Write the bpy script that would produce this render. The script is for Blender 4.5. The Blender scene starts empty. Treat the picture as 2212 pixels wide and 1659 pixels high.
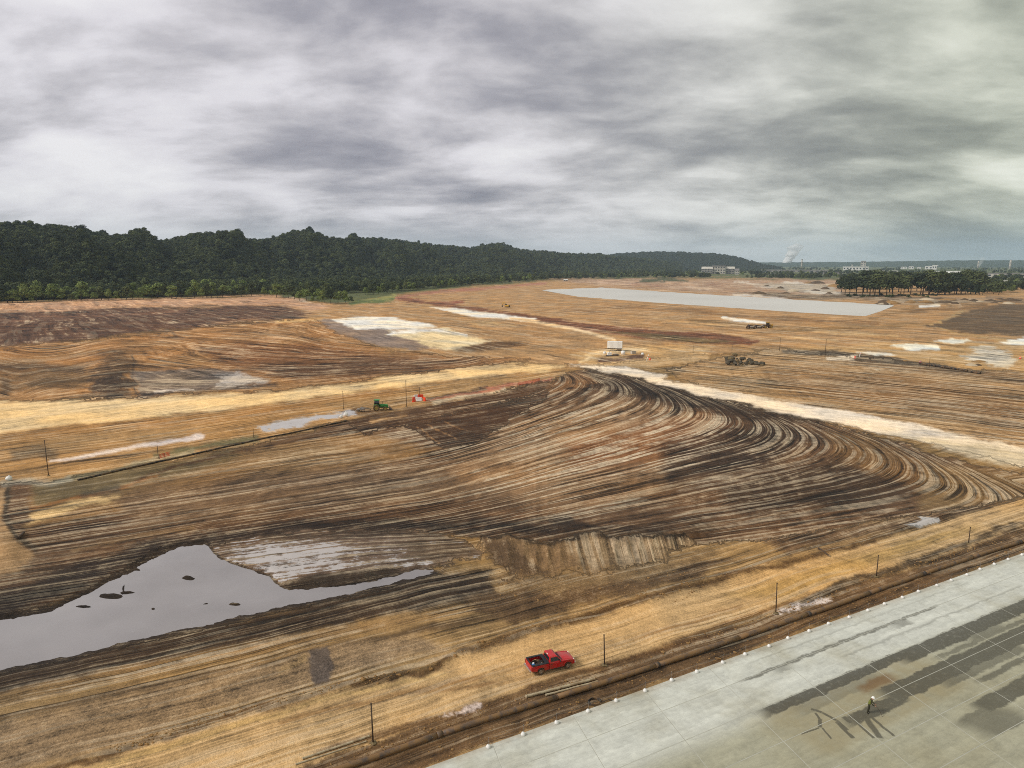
import bpy, math, random
import numpy as np
from mathutils import Vector, Matrix

sc = bpy.context.scene
col = sc.collection
R = math.radians
random.seed(7)

# ------------------------------------------------------------------ camera
F, CX, CY = 1490.0, 1106.0, 829.5          # photo measured on a 2212 px wide grid
HC, HOR = 42.0, 568.5                      # drone height, horizon line
PITCH = math.atan((CY - HOR) / F)
SP, CP = math.sin(PITCH), math.cos(PITCH)
cam = bpy.data.cameras.new('camera'); camo = bpy.data.objects.new('camera', cam)
col.objects.link(camo); sc.camera = camo
camo.location = (0, 0, HC); camo.rotation_euler = (math.pi/2 - PITCH, 0, 0)
cam.sensor_width = 36; cam.lens = 36*F/2212; cam.clip_start = 0.5; cam.clip_end = 60000

# ------------------------------------------------------------------ tiny node expression helper
class S:
    def __init__(s, nt, sock): s.nt, s.k = nt, sock
    def _m(s, op, *a, clamp=False):
        n = s.nt.nodes.new('ShaderNodeMath'); n.operation = op; n.use_clamp = clamp
        for i, v in enumerate((s,)+a):
            if isinstance(v, S): s.nt.links.new(v.k, n.inputs[i])
            else: n.inputs[i].default_value = v
        return S(s.nt, n.outputs[0])
    def __add__(s, o): return s._m('ADD', o)
    def __radd__(s, o): return s._m('ADD', o)
    def __sub__(s, o): return s._m('SUBTRACT', o)
    def __rsub__(s, o): return (s*-1)+o
    def __mul__(s, o): return s._m('MULTIPLY', o)
    def __rmul__(s, o): return s._m('MULTIPLY', o)
    def __truediv__(s, o): return s._m('DIVIDE', o)
    def abs(s): return s._m('ABSOLUTE')
    def max(s, o): return s._m('MAXIMUM', o)
    def min(s, o): return s._m('MINIMUM', o)
    def clamp(s): return s._m('ADD', 0.0, clamp=True)
    def step(s, a, b, o0=0.0, o1=1.0):
        n = s.nt.nodes.new('ShaderNodeMapRange'); n.interpolation_type = 'SMOOTHSTEP'
        s.nt.links.new(s.k, n.inputs[0])
        for i, v in zip((1, 2, 3, 4), (a, b, o0, o1)): n.inputs[i].default_value = v
        return S(s.nt, n.outputs[0])
class NT:
    def __init__(s, nt): s.nt = nt
    def n(s, t): return s.nt.nodes.new(t)
    def put(s, sock, v):
        if isinstance(v, S): s.nt.links.new(v.k, sock)
        elif isinstance(v, (int, float)):
            sock.default_value = v if not hasattr(sock.default_value, '__len__') else [v]*len(sock.default_value)
        else:
            v = list(v)
            if len(v) == 3 and len(sock.default_value) == 4: v.append(1)
            sock.default_value = v
    def attr(s, name, out='Fac'):
        a = s.n('ShaderNodeAttribute'); a.attribute_name = name; return S(s.nt, a.outputs[out])
    def xyz(s, v=None):
        if v is None: v = s.pos()
        q = s.n('ShaderNodeSeparateXYZ'); s.put(q.inputs[0], v); return [S(s.nt, q.outputs[i]) for i in range(3)]
    def pos(s): return S(s.nt, s.n('ShaderNodeNewGeometry').outputs['Position'])
    def obj(s): return S(s.nt, s.n('ShaderNodeTexCoord').outputs['Object'])
    def vec(s, x, y, z):
        c = s.n('ShaderNodeCombineXYZ')
        for i, v in enumerate((x, y, z)): s.put(c.inputs[i], v)
        return S(s.nt, c.outputs[0])
    def noise(s, v, scale, detail=3, rough=.5, dist=0, out=0):
        q = s.n('ShaderNodeTexNoise'); s.put(q.inputs['Vector'], v)
        q.inputs['Scale'].default_value = scale; q.inputs['Detail'].default_value = detail
        q.inputs['Roughness'].default_value = rough; q.inputs['Distortion'].default_value = dist
        return S(s.nt, q.outputs[out])
    def mix(s, f, a, b, blend='MIX'):
        m = s.n('ShaderNodeMix'); m.data_type = 'RGBA'; m.blend_type = blend
        s.put(m.inputs[0], f); s.put(m.inputs[6], a); s.put(m.inputs[7], b); return S(s.nt, m.outputs[2])
    def ramp(s, f, stops):
        r = s.n('ShaderNodeValToRGB'); s.put(r.inputs[0], f); e = r.color_ramp.elements
        while len(e) < len(stops): e.new(.5)
        for el, (p, c) in zip(e, stops): el.position = p; el.color = (*c, 1)
        return S(s.nt, r.outputs[0])
    def bump(s, h, strength=1, dist=.1):
        b = s.n('ShaderNodeBump'); s.put(b.inputs['Height'], h)
        b.inputs['Strength'].default_value = strength; b.inputs['Distance'].default_value = dist
        return S(s.nt, b.outputs[0])

def earth(r, g, b):
    """soil tone: a little less saturated, dark tones deeper"""
    l_ = (r*.3+g*.59+b*.11); q_ = .95; d_ = .84+.19*min(1, l_/190)
    return tuple((l_+(c-l_)*q_)*d_*1.02*f_ for c, f_ in zip((r, g, b), (1.0, 1-.022*min(1, (r-b)/70), 1.0)))
def lin(r, g, b, k=1.0):
    f = lambda c: ((c/255)/12.92 if c/255 <= .04045 else ((c/255+.055)/1.055)**2.4)/k
    return (f(r), f(g), f(b))

# ------------------------------------------------------------------ sky, sun, exposure
SUN_EL, SUN_AZ = 40.0, -105.0              # sun behind cloud, off to the left
world = bpy.data.worlds.new('World'); sc.world = world; world.use_nodes = True
nt = world.node_tree; nt.nodes.clear(); W = NT(nt)
skyt = W.n('ShaderNodeTexSky'); skyt.sky_type = 'NISHITA'; skyt.sun_disc = False
skyt.sun_elevation = R(SUN_EL); skyt.sun_rotation = R(SUN_AZ)
bg1 = W.n('ShaderNodeBackground'); nt.links.new(skyt.outputs[0], bg1.inputs[0]); bg1.inputs[1].default_value = .05
d = S(nt, W.n('ShaderNodeTexCoord').outputs['Generated'])
dx, dy, dz = W.xyz(d)
zz = dz.max(0.0) + .24
px, py = dx/zz, dy/zz
wv = W.vec(px, py*1.0, 0.0)
warp = W.noise(wv, .9, 2, .5, out=1)
wx, wy, _ = W.xyz(warp)
pv = W.vec(px*.95 + py*.30 + (wx-.5)*.8 + 5.15, py*.95 - px*.22 + (wy-.5)*.8 + 2.4, 0.0)
big = W.noise(pv, .78, 3, .45)
mid = W.noise(W.vec(px*.85+py*.35+(wx-.5)*.6, py*1.15-px*.2+(wy-.5)*.6+7, 3.3), 1.5, 7, .54)
fine = W.noise(W.vec(px*1.2+(wy-.5)*.5, py*1.7+1.7+(wx-.5)*.5, 8.1), 3.0, 7, .55)
cl = (big-.5)*.85 + (mid-.5)*1.1 + (fine-.5)*.5 + .55
az = dx/(dy.abs() + .25)                    # lilac cloud to one side, olive to the other
warm = az.step(-.1, .6)
cl = cl + warm*dz.step(.06, .26, .10, 0.0)*dz.step(.02, .08)
lil = W.ramp(cl, [(.28, lin(138, 137, 148)), (.42, lin(166, 164, 172)), (.54, lin(198, 195, 200)), (.66, lin(224, 221, 226)), (.84, lin(240, 238, 240))])
olv = W.ramp(cl, [(.28, lin(118, 122, 112)), (.42, lin(148, 152, 138)), (.54, lin(180, 184, 168)), (.66, lin(212, 215, 198)), (.82, lin(236, 238, 224))])
cloud = W.mix(warm, lil, olv)
low = dz.step(.0, .075, 1.0, 0.0)
lowc = W.mix(warm, lin(212, 213, 218), lin(148, 166, 170))
cloud = W.mix(low*.62, cloud, lowc)
bg2 = W.n('ShaderNodeBackground'); W.put(bg2.inputs[0], cloud); bg2.inputs[1].default_value = .63
mx = W.n('ShaderNodeMixShader'); mx.inputs[0].default_value = .96
nt.links.new(bg1.outputs[0], mx.inputs[1]); nt.links.new(bg2.outputs[0], mx.inputs[2])
wo = W.n('ShaderNodeOutputWorld'); nt.links.new(mx.outputs[0], wo.inputs[0])

sun = bpy.data.lights.new('sun', 'SUN'); sun.energy = 1.5; sun.angle = R(12); sun.color = (1, .95, .87)
suno = bpy.data.objects.new('sun', sun); col.objects.link(suno)
sd = Vector((math.sin(R(SUN_AZ))*math.cos(R(SUN_EL)), math.cos(R(SUN_AZ))*math.cos(R(SUN_EL)), math.sin(R(SUN_EL))))
suno.rotation_euler = sd.to_track_quat('Z', 'Y').to_euler(); suno.location = (0, 0, 200)
sc.view_settings.view_transform = 'Standard'; sc.view_settings.look = 'None'
sc.view_settings.gamma = 1; sc.view_settings.exposure = 0.72; sc.view_settings.use_curve_mapping = False
sc.render.engine = 'CYCLES'
sc.cycles.use_denoising = False; sc.cycles.filter_width = 1.0
sc.cycles.volume_bounces = 1; sc.cycles.max_bounces = 6; sc.cycles.transparent_max_bounces = 24

# ------------------------------------------------------------------ pixel <-> ground
def G(x, y, z=0.0):
    a = (x-CX)/F; b = (CY-y)/F
    t = (z-HC)/(-SP + b*CP)
    return a*t, (CP + b*SP)*t
def proj(x, y, z):
    fw = y*CP - (z-HC)*SP
    up = y*SP + (z-HC)*CP
    ok = fw > 1
    fw = np.where(ok, fw, 1)
    return np.where(ok, CX + F*x/fw, -9000), np.where(ok, CY - F*up/fw, 9000)

# ------------------------------------------------------------------ numpy noise, polygons, rbf
_rng = np.random.RandomState(3); _T = _rng.rand(256, 256)
def vnoise(x, y):
    xi = np.floor(x).astype(int); yi = np.floor(y).astype(int); fx = x-xi; fy = y-yi
    fx = fx*fx*(3-2*fx); fy = fy*fy*(3-2*fy)
    g = lambda a, b: _T[a & 255, b & 255]
    return (g(xi, yi)*(1-fx)+g(xi+1, yi)*fx)*(1-fy) + (g(xi, yi+1)*(1-fx)+g(xi+1, yi+1)*fx)*fy
def fbm(x, y, o=4, gain=.55):
    s = 0; a = .5; t = 0
    for i in range(o):
        s = s + a*vnoise(x*2**i+17.3*i, y*2**i+9.1*i); t += a; a *= gain
    return s/t
def sdist(U, V, poly):
    """signed distance in px, negative inside"""
    p = np.asarray(poly, float); n = len(p)
    dmin = np.full(U.shape, 1e18); ins = np.zeros(U.shape, bool)
    for i in range(n):
        ax, ay = p[i]; bx, by = p[(i+1) % n]
        ex, ey = bx-ax, by-ay; L = ex*ex+ey*ey+1e-9
        t = np.clip(((U-ax)*ex+(V-ay)*ey)/L, 0, 1)
        dmin = np.minimum(dmin, (U-ax-t*ex)**2+(V-ay-t*ey)**2)
        if ay != by:
            c = (ay > V) != (by > V)
            ins ^= c & (U < ex*(V-ay)/(by-ay)+ax)
    dd = np.sqrt(dmin)
    return np.where(ins, -dd, dd)
def sm(x, a, b):
    t = np.clip((x-a)/(b-a), 0, 1); return t*t*(3-2*t)
def polydist(U, V, pts):
    dmin = np.full(U.shape, 1e18)
    for (ax, ay), (bx, by) in zip(pts, pts[1:]):
        ex, ey = bx-ax, by-ay; t = np.clip(((U-ax)*ex+(V-ay)*ey)/(ex*ex+ey*ey+1e-9), 0, 1)
        dmin = np.minimum(dmin, (U-ax-t*ex)**2+(V-ay-t*ey)**2)
    return np.sqrt(dmin)
def rbf(lines, step=70, reg=.004):
    P, Z = [], []
    for z, pts in lines:
        for (ax, ay), (bx, by) in zip(pts, pts[1:]):
            k = max(1, int(math.hypot(bx-ax, by-ay)/step))
            for i in range(k): P.append((ax+(bx-ax)*i/k, ay+(by-ay)*i/k)); Z.append(z)
        P.append(pts[-1]); Z.append(z)
    P = np.array(P, float)/300; Z = np.array(Z, float); n = len(P)
    ker = lambda r2: np.where(r2 > 1e-12, .5*r2*np.log(np.maximum(r2, 1e-12)), 0)
    K = ker(((P[:, None]-P[None])**2).sum(-1)) + np.eye(n)*reg
    Q = np.c_[np.ones(n), P]
    A = np.block([[K, Q], [Q.T, np.zeros((3, 3))]])
    w = np.linalg.lstsq(A, np.r_[Z, 0, 0, 0], rcond=None)[0]
    def ev(U, V):
        u = U/300; v = V/300; out = w[n]+w[n+1]*u+w[n+2]*v
        for i in range(n):
            out = out + w[i]*ker((u-P[i, 0])**2+(v-P[i, 1])**2)
        return out
    return ev

# ------------------------------------------------------------------ slab / pipeline frame (s along, t towards the camera side)
E0 = np.array([-1.87, 54.59]); SD = np.array([.8830, .4693]); TD = np.array([.4693, -.8830])
def ST(s, t): q = E0 + s*SD + t*TD; return float(q[0]), float(q[1])

# ------------------------------------------------------------------ terrain height
ZW = -0.45
POND = [(-330,1560),(-330,1400),(-150,1368),(0,1342),(60,1330),(130,1312),(175,1290),(225,1265),(275,1240),(320,1210),(350,1195),(400,1180),(442,1176),(455,1190),(475,1205),(530,1230),(575,1245),(600,1262),(625,1275),(680,1272),(760,1262),(850,1245),(920,1228),(948,1231),(900,1246),(850,1259),(720,1290),(600,1312),(460,1346),(300,1381),(150,1416),(0,1449),(-150,1485)]
BASIN = [(1165,627),(1300,622),(1500,635),(1720,648),(1935,660),(1900,672),(1868,682),(1780,677),(1700,672),(1450,655),(1250,640)]
ISLES = [(408,1249,20,7,.35),(275,1281,26,5,.4),(240,1288,40,9,.35),(266,1270,5,16,.3),(330,1315,9,4,.3),(508,1306,20,5,.28),(445,1304,22,2.5,.25),(297,1232,16,3,.25),(180,1310,30,5,.3)]
BTOP = [(1035,1158),(1120,1166),(1200,1166),(1300,1160),(1400,1162),(1490,1158)]
BBOT = [(1055,1215),(1100,1246),(1180,1250),(1260,1238),(1380,1218),(1490,1180)]
FACE = BTOP + BBOT[::-1]
ETOE = [(-300,885),(0,872),(150,866),(300,858),(450,848),(600,842),(850,812),(1050,787),(1150,779)]
def height(x, y):
    x = np.asarray(x, float); y = np.asarray(y, float)
    U, V = proj(x, y, 0*x)
    r = np.hypot(x, y)
    h = (fbm(x/38+3, y/38+5, 3)-.5)*.7*sm(r, 60, 130) + (fbm(x/7, y/7, 3)-.5)*.22*sm(r, 45, 60)
    h = h*(1-sm(r, 900, 1500))
    # fill embankment on the left: toe along the haul road, rising to a terrace
    toe = np.interp(U, [p[0] for p in ETOE], [p[1] for p in ETOE])
    e = sm(toe-V, 0, 95)*(1-sm(U, 700, 1130))*(1-sm(730-V, 0, 80))
    h = h + 4.2*e + e*(fbm(x/16, y/16, 3)-.5)*2.0*(1-sm(730-V, 0, 60))
    # dark spoil mound on the embankment
    h = h + 2.2*np.exp(-(((U-240)/48)**2+((V-812)/34)**2))
    # cut bank with bucket marks
    bt = np.interp(U, [p[0] for p in BTOP], [p[1] for p in BTOP]); bb = np.interp(U, [p[0] for p in BBOT], [p[1] for p in BBOT])
    k = np.clip((bb-V)/np.maximum(bb-bt, 8), 0, 1); side = sm(U, 1030, 1075)*(1-sm(U, 1470, 1560))
    rib = np.abs(np.sin(U/10.5+np.sin(U/31)))*.35*np.exp(-((k-.55)/.32)**2)
    h = h + side*(.95*k*k*(3-2*k)*(1-sm(bt-V, 5, 75)) - rib)
    # edge mound lower left, berm beside the road
    h = h + 1.2*np.exp(-(((U-5)/45)**2+((V-1170)/60)**2))
    bd = polydist(U, V, [(-200,1745),(243,1621),(486,1545),(768,1475),(921,1447),(1000,1405),(1095,1375),(1251,1335),(1481,1266),(1700,1215),(1900,1160),(2050,1110)])
    h = h + .35*np.exp(-(bd/6)**2)*(.4+fbm(x/3, y/3, 2))
    # pipe trench strip
    q0 = (x-E0[0])*SD[0]+(y-E0[1])*SD[1]; q1 = (x-E0[0])*TD[0]+(y-E0[1])*TD[1]
    h = h - .15*sm(q1, -5.5, -4.4)*(1-sm(q1, -1.4, -.5))
    flat = sm(q1, -1.0, -.2)*sm(q0, -40, -25)*(1-sm(q0, 190, 210))
    h = h*(1-flat) - .05*flat
    # water hollows
    Uw, Vw = proj(x, y, 0*x+ZW)
    near = (Uw > -420) & (Uw < 1050) & (Vw > 1120) & (Vw < 1650)
    if near.any():
        s_ = sdist(Uw[near], Vw[near], POND); wn = (fbm(x[near]/2.4, y[near]/2.4, 5, .7)-.5)*30
        hh = h[near]
        carve = ZW + np.clip((s_+wn*.5)*.03, -.5, .5)
        w_ = 1-sm(s_, 2, 26)
        hh = hh*(1-w_) + carve*w_
        for (ix, iy, ia, ib, ih) in ISLES:
            q = ((Uw[near]-ix+wn*.5)/ia)**2+((Vw[near]-iy+wn*.25)/ib)**2
            hh = np.where(s_ < 0, np.maximum(hh, ZW-.4+(.4+ih*.5)*np.exp(-q*.9)+wn*.006), hh)
        h[near] = hh
    far = (U > 1100) & (U < 2000) & (V > 600) & (V < 700)
    if far.any():
        s_ = sdist(U[far], V[far], BASIN)
        h[far] = h[far]*sm(s_, 0, 5) - .6*(1-sm(s_, -2, 1.5))
    return h
def Hs(x, y): return float(height(np.array([x]), np.array([y]))[0])
def at(px_, py_):
    """photo pixel -> point on the terrain"""
    z = 0
    for _ in range(3):
        x, y = G(px_, py_, z); z = Hs(x, y)
    return x, y, z

# ------------------------------------------------------------------ object helpers
def props(o, label=None, cat=None, group=None, kind=None):
    if label: o['label'] = label
    if cat: o['category'] = cat
    if group: o['group'] = group
    if kind: o['kind'] = kind
    return o
def empty(name, loc=(0, 0, 0), rz=0, **k):
    o = bpy.data.objects.new(name, None); col.objects.link(o); o.location = loc; o.rotation_euler = (0, 0, rz)
    o.empty_display_size = .3
    return props(o, **k)
class MB:
    def __init__(s): s.v = []; s.f = []; s.sm = []
    def add(s, v, f, smooth=False):
        b = len(s.v); s.v += [tuple(p) for p in v]
        for q in f: s.f.append(tuple(i+b for i in q)); s.sm.append(smooth)
        return s
    def box(s, c, d, rz=0, ry=0, rx=0, taper=1):
        m = Matrix.Translation(c) @ Matrix.Rotation(rz, 4, 'Z') @ Matrix.Rotation(ry, 4, 'Y') @ Matrix.Rotation(rx, 4, 'X')
        v = []
        for z in (-.5, .5):
            t = taper if z > 0 else 1
            for x, y in ((-.5, -.5), (.5, -.5), (.5, .5), (-.5, .5)): v.append(m @ Vector((x*d[0]*t, y*d[1]*t, z*d[2])))
        return s.add(v, [(0, 3, 2, 1), (4, 5, 6, 7), (0, 1, 5, 4), (1, 2, 6, 5), (2, 3, 7, 6), (3, 0, 4, 7)])
    def tube(s, pts, rad, n=10, cap=True):
        pts = [Vector(p) for p in pts]; rr = rad if hasattr(rad, '__len__') else [rad]*len(pts)
        v = []; f = []
        for i, p in enumerate(pts):
            t = (pts[min(i+1, len(pts)-1)]-pts[max(i-1, 0)]).normalized()
            a = Vector((0, 0, 1)) if abs(t.z) < .95 else Vector((1, 0, 0))
            u = t.cross(a).normalized(); w = t.cross(u)
            for k in range(n):
                an = 2*math.pi*k/n; v.append(p+(u*math.cos(an)+w*math.sin(an))*rr[i])
        for i in range(len(pts)-1):
            for k in range(n):
                k2 = (k+1) % n; f.append((i*n+k, i*n+k2, (i+1)*n+k2, (i+1)*n+k))
        s.add(v, f, True)
        if cap:
            b = len(s.v)-len(v); e = (len(pts)-1)*n
            s.f.append(tuple(b+k for k in range(n-1, -1, -1))); s.f.append(tuple(b+e+k for k in range(n))); s.sm += [False, False]
        return s
    def prism(s, prof, y0, y1):
        """profile in xz extruded along y"""
        n = len(prof)
        v = [(x, y0, z) for x, z in prof]+[(x, y1, z) for x, z in prof]
        f = [tuple(range(n)), tuple(range(2*n-1, n-1, -1))]+[(i, i+n, (i+1) % n+n, (i+1) % n) for i in range(n)]
        return s.add(v, f)
    def loft(s, rings, cap=True, smooth=False):
        n = len(rings[0]); v = [p for r in rings for p in r]; f = []
        for i in range(len(rings)-1):
            for k in range(n):
                k2 = (k+1) % n; f.append((i*n+k, i*n+k2, (i+1)*n+k2, (i+1)*n+k))
        if cap: f += [tuple(range(n-1, -1, -1)), tuple((len(rings)-1)*n+k for k in range(n))]
        return s.add(v, f, smooth)
    def ball(s, c, r, nu=10, nv=6, jit=0, rnd=random):
        v = []; f = []
        for i in range(nv+1):
            th = math.pi*i/nv
            for k in range(nu):
                ph = 2*math.pi*k/nu; q = 1+jit*(rnd.random()-.5)*2
                v.append((c[0]+r[0]*q*math.sin(th)*math.cos(ph), c[1]+r[1]*q*math.sin(th)*math.sin(ph), c[2]+r[2]*q*math.cos(th)))
        for i in range(nv):
            for k in range(nu):
                k2 = (k+1) % nu; f.append((i*nu+k, (i+1)*nu+k, (i+1)*nu+k2, i*nu+k2))
        return s.add(v, f, jit == 0)
    def mesh(s, name, m, bevel=0):
        me = bpy.data.meshes.new(name); me.from_pydata(s.v, [], s.f); me.update()
        me.polygons.foreach_set('use_smooth', s.sm)
        if m: me.materials.append(m)
        return me
    def build(s, name, m, parent=None, bevel=0, **k):
        o = bpy.data.objects.new(name, s.mesh(name, m)); col.objects.link(o)
        if parent: o.parent = parent
        if bevel:
            b = o.modifiers.new('bevel', 'BEVEL'); b.width = bevel; b.segments = 2; b.limit_method = 'ANGLE'; b.angle_limit = R(35)
        return props(o, **k)
def copy_tree(o, parent=None):
    c = o.copy(); col.objects.link(c); c.parent = parent
    for ch in list(o.children): copy_tree(ch, c)
    return c

def mat(name, c, rough=.6, metal=0, var=.12, scale=3, spec=.4, dirt=None, dirt_amt=.0, dscale=1.2, bump=0, coat=0):
    m = bpy.data.materials.new(name); m.use_nodes = True; T = NT(m.node_tree); b = m.node_tree.nodes['Principled BSDF']
    o = T.obj(); n = T.noise(o, scale, 5, .6)
    c3 = c if len(c) == 3 else c[:3]
    cc = T.mix(n, [v*(1-var) for v in c3], [min(1, v*(1+var)) for v in c3])
    if dirt:
        q = T.noise(o, dscale, 6, .65).step(.62-dirt_amt*.5, .72-dirt_amt*.25)
        cc = T.mix(q*min(1, dirt_amt*1.6), cc, dirt)
    T.put(b.inputs['Base Color'], cc)
    T.put(b.inputs['Roughness'], (n*.2-.1)+rough); b.inputs['Metallic'].default_value = metal
    b.inputs['Specular IOR Level'].default_value = spec; b.inputs['Coat Weight'].default_value = coat
    if bump: T.put(b.inputs['Normal'], T.bump(n, .6, bump))
    return m
K = 1.03
MUD = lin(132, 100, 62, K)
M = {}
M['steel_pipe'] = mat('rusty_pipe_steel', lin(92, 78, 68), .6, 0, .3, 1.2, dirt=MUD, dirt_amt=.6, bump=.01)
M['coupling'] = mat('pipe_coupling', lin(70, 62, 56), .55, 0, .2, 2, dirt=MUD, dirt_amt=.4)
M['black_pipe'] = mat('black_plastic_pipe', lin(40, 38, 36), .5, 0, .2, 1, dirt=MUD, dirt_amt=.4)
M['corr'] = mat('corrugated_plastic', lin(180, 165, 135), .6, 0, .2, 2, dirt=MUD, dirt_amt=.4)
M['post'] = mat('weathered_post', lin(78, 62, 48), .8, 0, .3, 4)
M['white_plastic'] = mat('white_plastic', lin(232, 230, 224), .5, 0, .06, 3, dirt=MUD, dirt_amt=.25, dscale=5)
M['rope'] = mat('rope', lin(120, 112, 98), .9)
M['red'] = mat('red_car_paint', lin(190, 20, 26), .38, 0, .12, 2, spec=.5, dirt=lin(140, 82, 58), dirt_amt=.3, coat=.4)
M['black_trim'] = mat('black_trim', lin(38, 40, 42), .6, 0, .2, 4, dirt=lin(88, 82, 74), dirt_amt=.3)
M['glass'] = mat('dark_glass', lin(30, 34, 38), .08, 0, .1, 1, spec=.8)
M['tyre'] = mat('tyre_rubber', lin(36, 34, 33), .85, 0, .2, 6, dirt=MUD, dirt_amt=.5, dscale=3)
M['rim'] = mat('alloy_rim', lin(176, 170, 158), .4, .3, .1, 5, dirt=MUD, dirt_amt=.45, dscale=4)
M['chrome'] = mat('chrome', lin(200, 198, 192), .25, .8, .05, 3, dirt=MUD, dirt_amt=.2)
M['lamp'] = mat('lamp_lens', lin(240, 232, 215), .15, 0, .05)
M['tail'] = mat('tail_lens', lin(150, 12, 12), .2)
M['blue'] = mat('blue_plastic', lin(45, 120, 190), .4)
M['green'] = mat('tractor_green', lin(58, 140, 62), .4, 0, .12, 2, dirt=MUD, dirt_amt=.3)
M['yellow'] = mat('machine_yellow', lin(206, 158, 34), .45, 0, .12, 1, dirt=MUD, dirt_amt=.3)
M['yrim'] = mat('yellow_rim', lin(196, 176, 90), .5, dirt=MUD, dirt_amt=.4)
M['grey_metal'] = mat('worn_grey_metal', lin(150, 145, 138), .5, .3, .2, 2, dirt=MUD, dirt_amt=.4)
M['dark_metal'] = mat('dark_machine_metal', lin(52, 46, 48), .6, .2, .25, 2, dirt=MUD, dirt_amt=.35)
M['orange'] = mat('orange_plastic', lin(232, 72, 28), .5, 0, .1, 3)
M['white_paint'] = mat('white_paint', lin(236, 236, 232), .5, 0, .06, 1, dirt=MUD, dirt_amt=.15)
M['rock'] = mat('dark_rubble', lin(84, 76, 62), .9, 0, .4, .9, bump=.05)
M['clod'] = mat('earth_clods', lin(150, 116, 72), .95, 0, .35, .4)
M['heap_dark'] = mat('dark_spoil', lin(92, 74, 54), .95, 0, .4, .25)
M['heap_pale'] = mat('pale_spoil', lin(186, 168, 140), .95, 0, .3, .25)
M['rock2'] = mat('brown_rubble', lin(116, 100, 70), .9, 0, .4, .9, bump=.05)
M['trunk'] = mat('tree_bark', lin(74, 62, 50), .9, 0, .3, 1)
M['conc'] = mat('pale_concrete', lin(196, 190, 178), .8, 0, .12, .08, dirt=lin(140, 130, 115), dirt_amt=.4, dscale=.05)
M['conc_grey'] = mat('grey_concrete', lin(150, 146, 140), .8, 0, .15, .08, dirt=lin(105, 98, 90), dirt_amt=.4, dscale=.06)
M['roof_grey'] = mat('grey_roof', lin(128, 122, 120), .7, 0, .15, .1)
M['roof_white'] = mat('white_roof', lin(224, 222, 214), .6, 0, .06, .1)
M['roof_brown'] = mat('brown_roof', lin(110, 78, 62), .8, 0, .15, .3)
M['window'] = mat('window_pane', lin(46, 52, 60), .15, spec=.6)
M['skin'] = mat('skin', lin(188, 140, 112), .6)
M['cloth'] = mat('olive_work_clothes', lin(58, 56, 40), .9, 0, .25, 12)
M['vest'] = mat('lime_vest', lin(112, 118, 50), .8, 0, .2, 10)
M['boot'] = mat('boots', lin(40, 34, 28), .8)

# ------------------------------------------------------------------ ground: colour and track painting
DEF = (158, 122, 72)
ZA, ZB, ZC, ZD, ZE, ZF, ZFACE, ZWET, ZA2 = range(9)
PAINT = []
def paint(poly, rgb=None, soft=6, k=1.0, warp=5, **at_): PAINT.append((poly, rgb, soft, k, warp, at_))
def band(pts, w, rgb=None, soft=4, k=1.0, warp=4, **at_):
    """a ribbon of half width w px around a polyline"""
    p = np.array(pts, float); up, dn = [], []
    for i in range(len(p)):
        t = p[min(i+1, len(p)-1)]-p[max(i-1, 0)]; t = t/np.hypot(*t); n = np.array([-t[1], t[0]])
        ww = w[i] if hasattr(w, '__len__') else w
        up.append(tuple(p[i]+n*ww)); dn.append(tuple(p[i]-n*ww))
    PAINT.append((up+dn[::-1], rgb, soft, k, warp, at_))

def grow0(poly, d_): return grow(poly, d_)
def grow(poly, d_):
    p = np.array(poly, float); out = []
    a = sum(p[i][0]*p[(i+1) % len(p)][1]-p[(i+1) % len(p)][0]*p[i][1] for i in range(len(p)))
    for i in range(len(p)):
        t = p[(i+1) % len(p)]-p[i-1]; t = t/(np.hypot(*t)+1e-9); n = np.array([t[1], -t[0]])*(1 if a > 0 else -1)
        out.append(tuple(p[i]+n*d_))
    return out
FIELD = [(-900,1700),(-900,690),(-300,668),(0,652),(300,645),(580,637),(650,648),(740,657),(765,651),(855,636),(1000,621),(1180,607),(1400,602),(1600,603),(1815,612),(1835,636),(2000,641),(2180,634),(2212,630),(2700,640),(3200,660),(3200,1700)]
# beyond the field: grass and scrub
PAINT.append(('far', None, 0, 1, 0, {}))
# far centre (zone F)
paint([(560,660),(760,655),(860,640),(1000,622),(1180,606),(1500,600),(2300,620),(2600,660),(2600,780),(2212,775),(1700,755),(1450,770),(1240,795),(1150,785),(1000,772),(850,757),(720,722),(660,690)], (180,140,88), 5, zone=ZF, amp=.3, pale=.35)
paint([(1180,602),(1820,604),(1830,640),(1700,645),(1500,632),(1300,618)], (168,132,100), 4, amp=.7, pale=.9, wet=.30)
paint([(1640,612),(1800,615),(1815,632),(1700,630)], (172,160,142), 3, amp=.8, pale=.6)
band([(1380,608),(1440,604),(1490,606)], [3, 5, 2], (84,88,56), 2, amp=.1, pale=0)
band([(1590,632),(1700,640),(1830,640),(1960,648),(2120,652)], [2, 4, 7, 8, 6], (104,82,58), 4, amp=.9, pale=.8)
paint([(765,651),(855,636),(850,650),(760,658)], (150,150,80), 1.5, warp=2, amp=.1, pale=0)
band([(755,655),(800,650),(850,648)], 3, (96,112,56), 2, amp=.1)
band([(850,644),(950,630),(1180,612)], 2.5, (176,116,88), 2, warp=2)
band([(855,646),(900,650),(935,655),(1000,652)], 3, (150,84,58), 2, warp=3)
paint([(855,645),(940,652),(1130,678),(1270,698),(1420,712),(1560,722),(1645,735),(1625,746),(1500,742),(1380,733),(1265,714),(1150,694),(1000,668),(900,655)], (134,82,48), 2, warp=3, amp=.6, pale=.1)
paint([(1290,712),(1420,722),(1560,735),(1600,740),(1520,742),(1400,733)], (116,94,54), 3, warp=3)
paint([(930,664),(990,667),(1100,681),(1160,688),(1140,696),(1060,688),(1000,680)], (236,228,210), 1.5, warp=2, amp=.1, pale=0)
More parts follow.
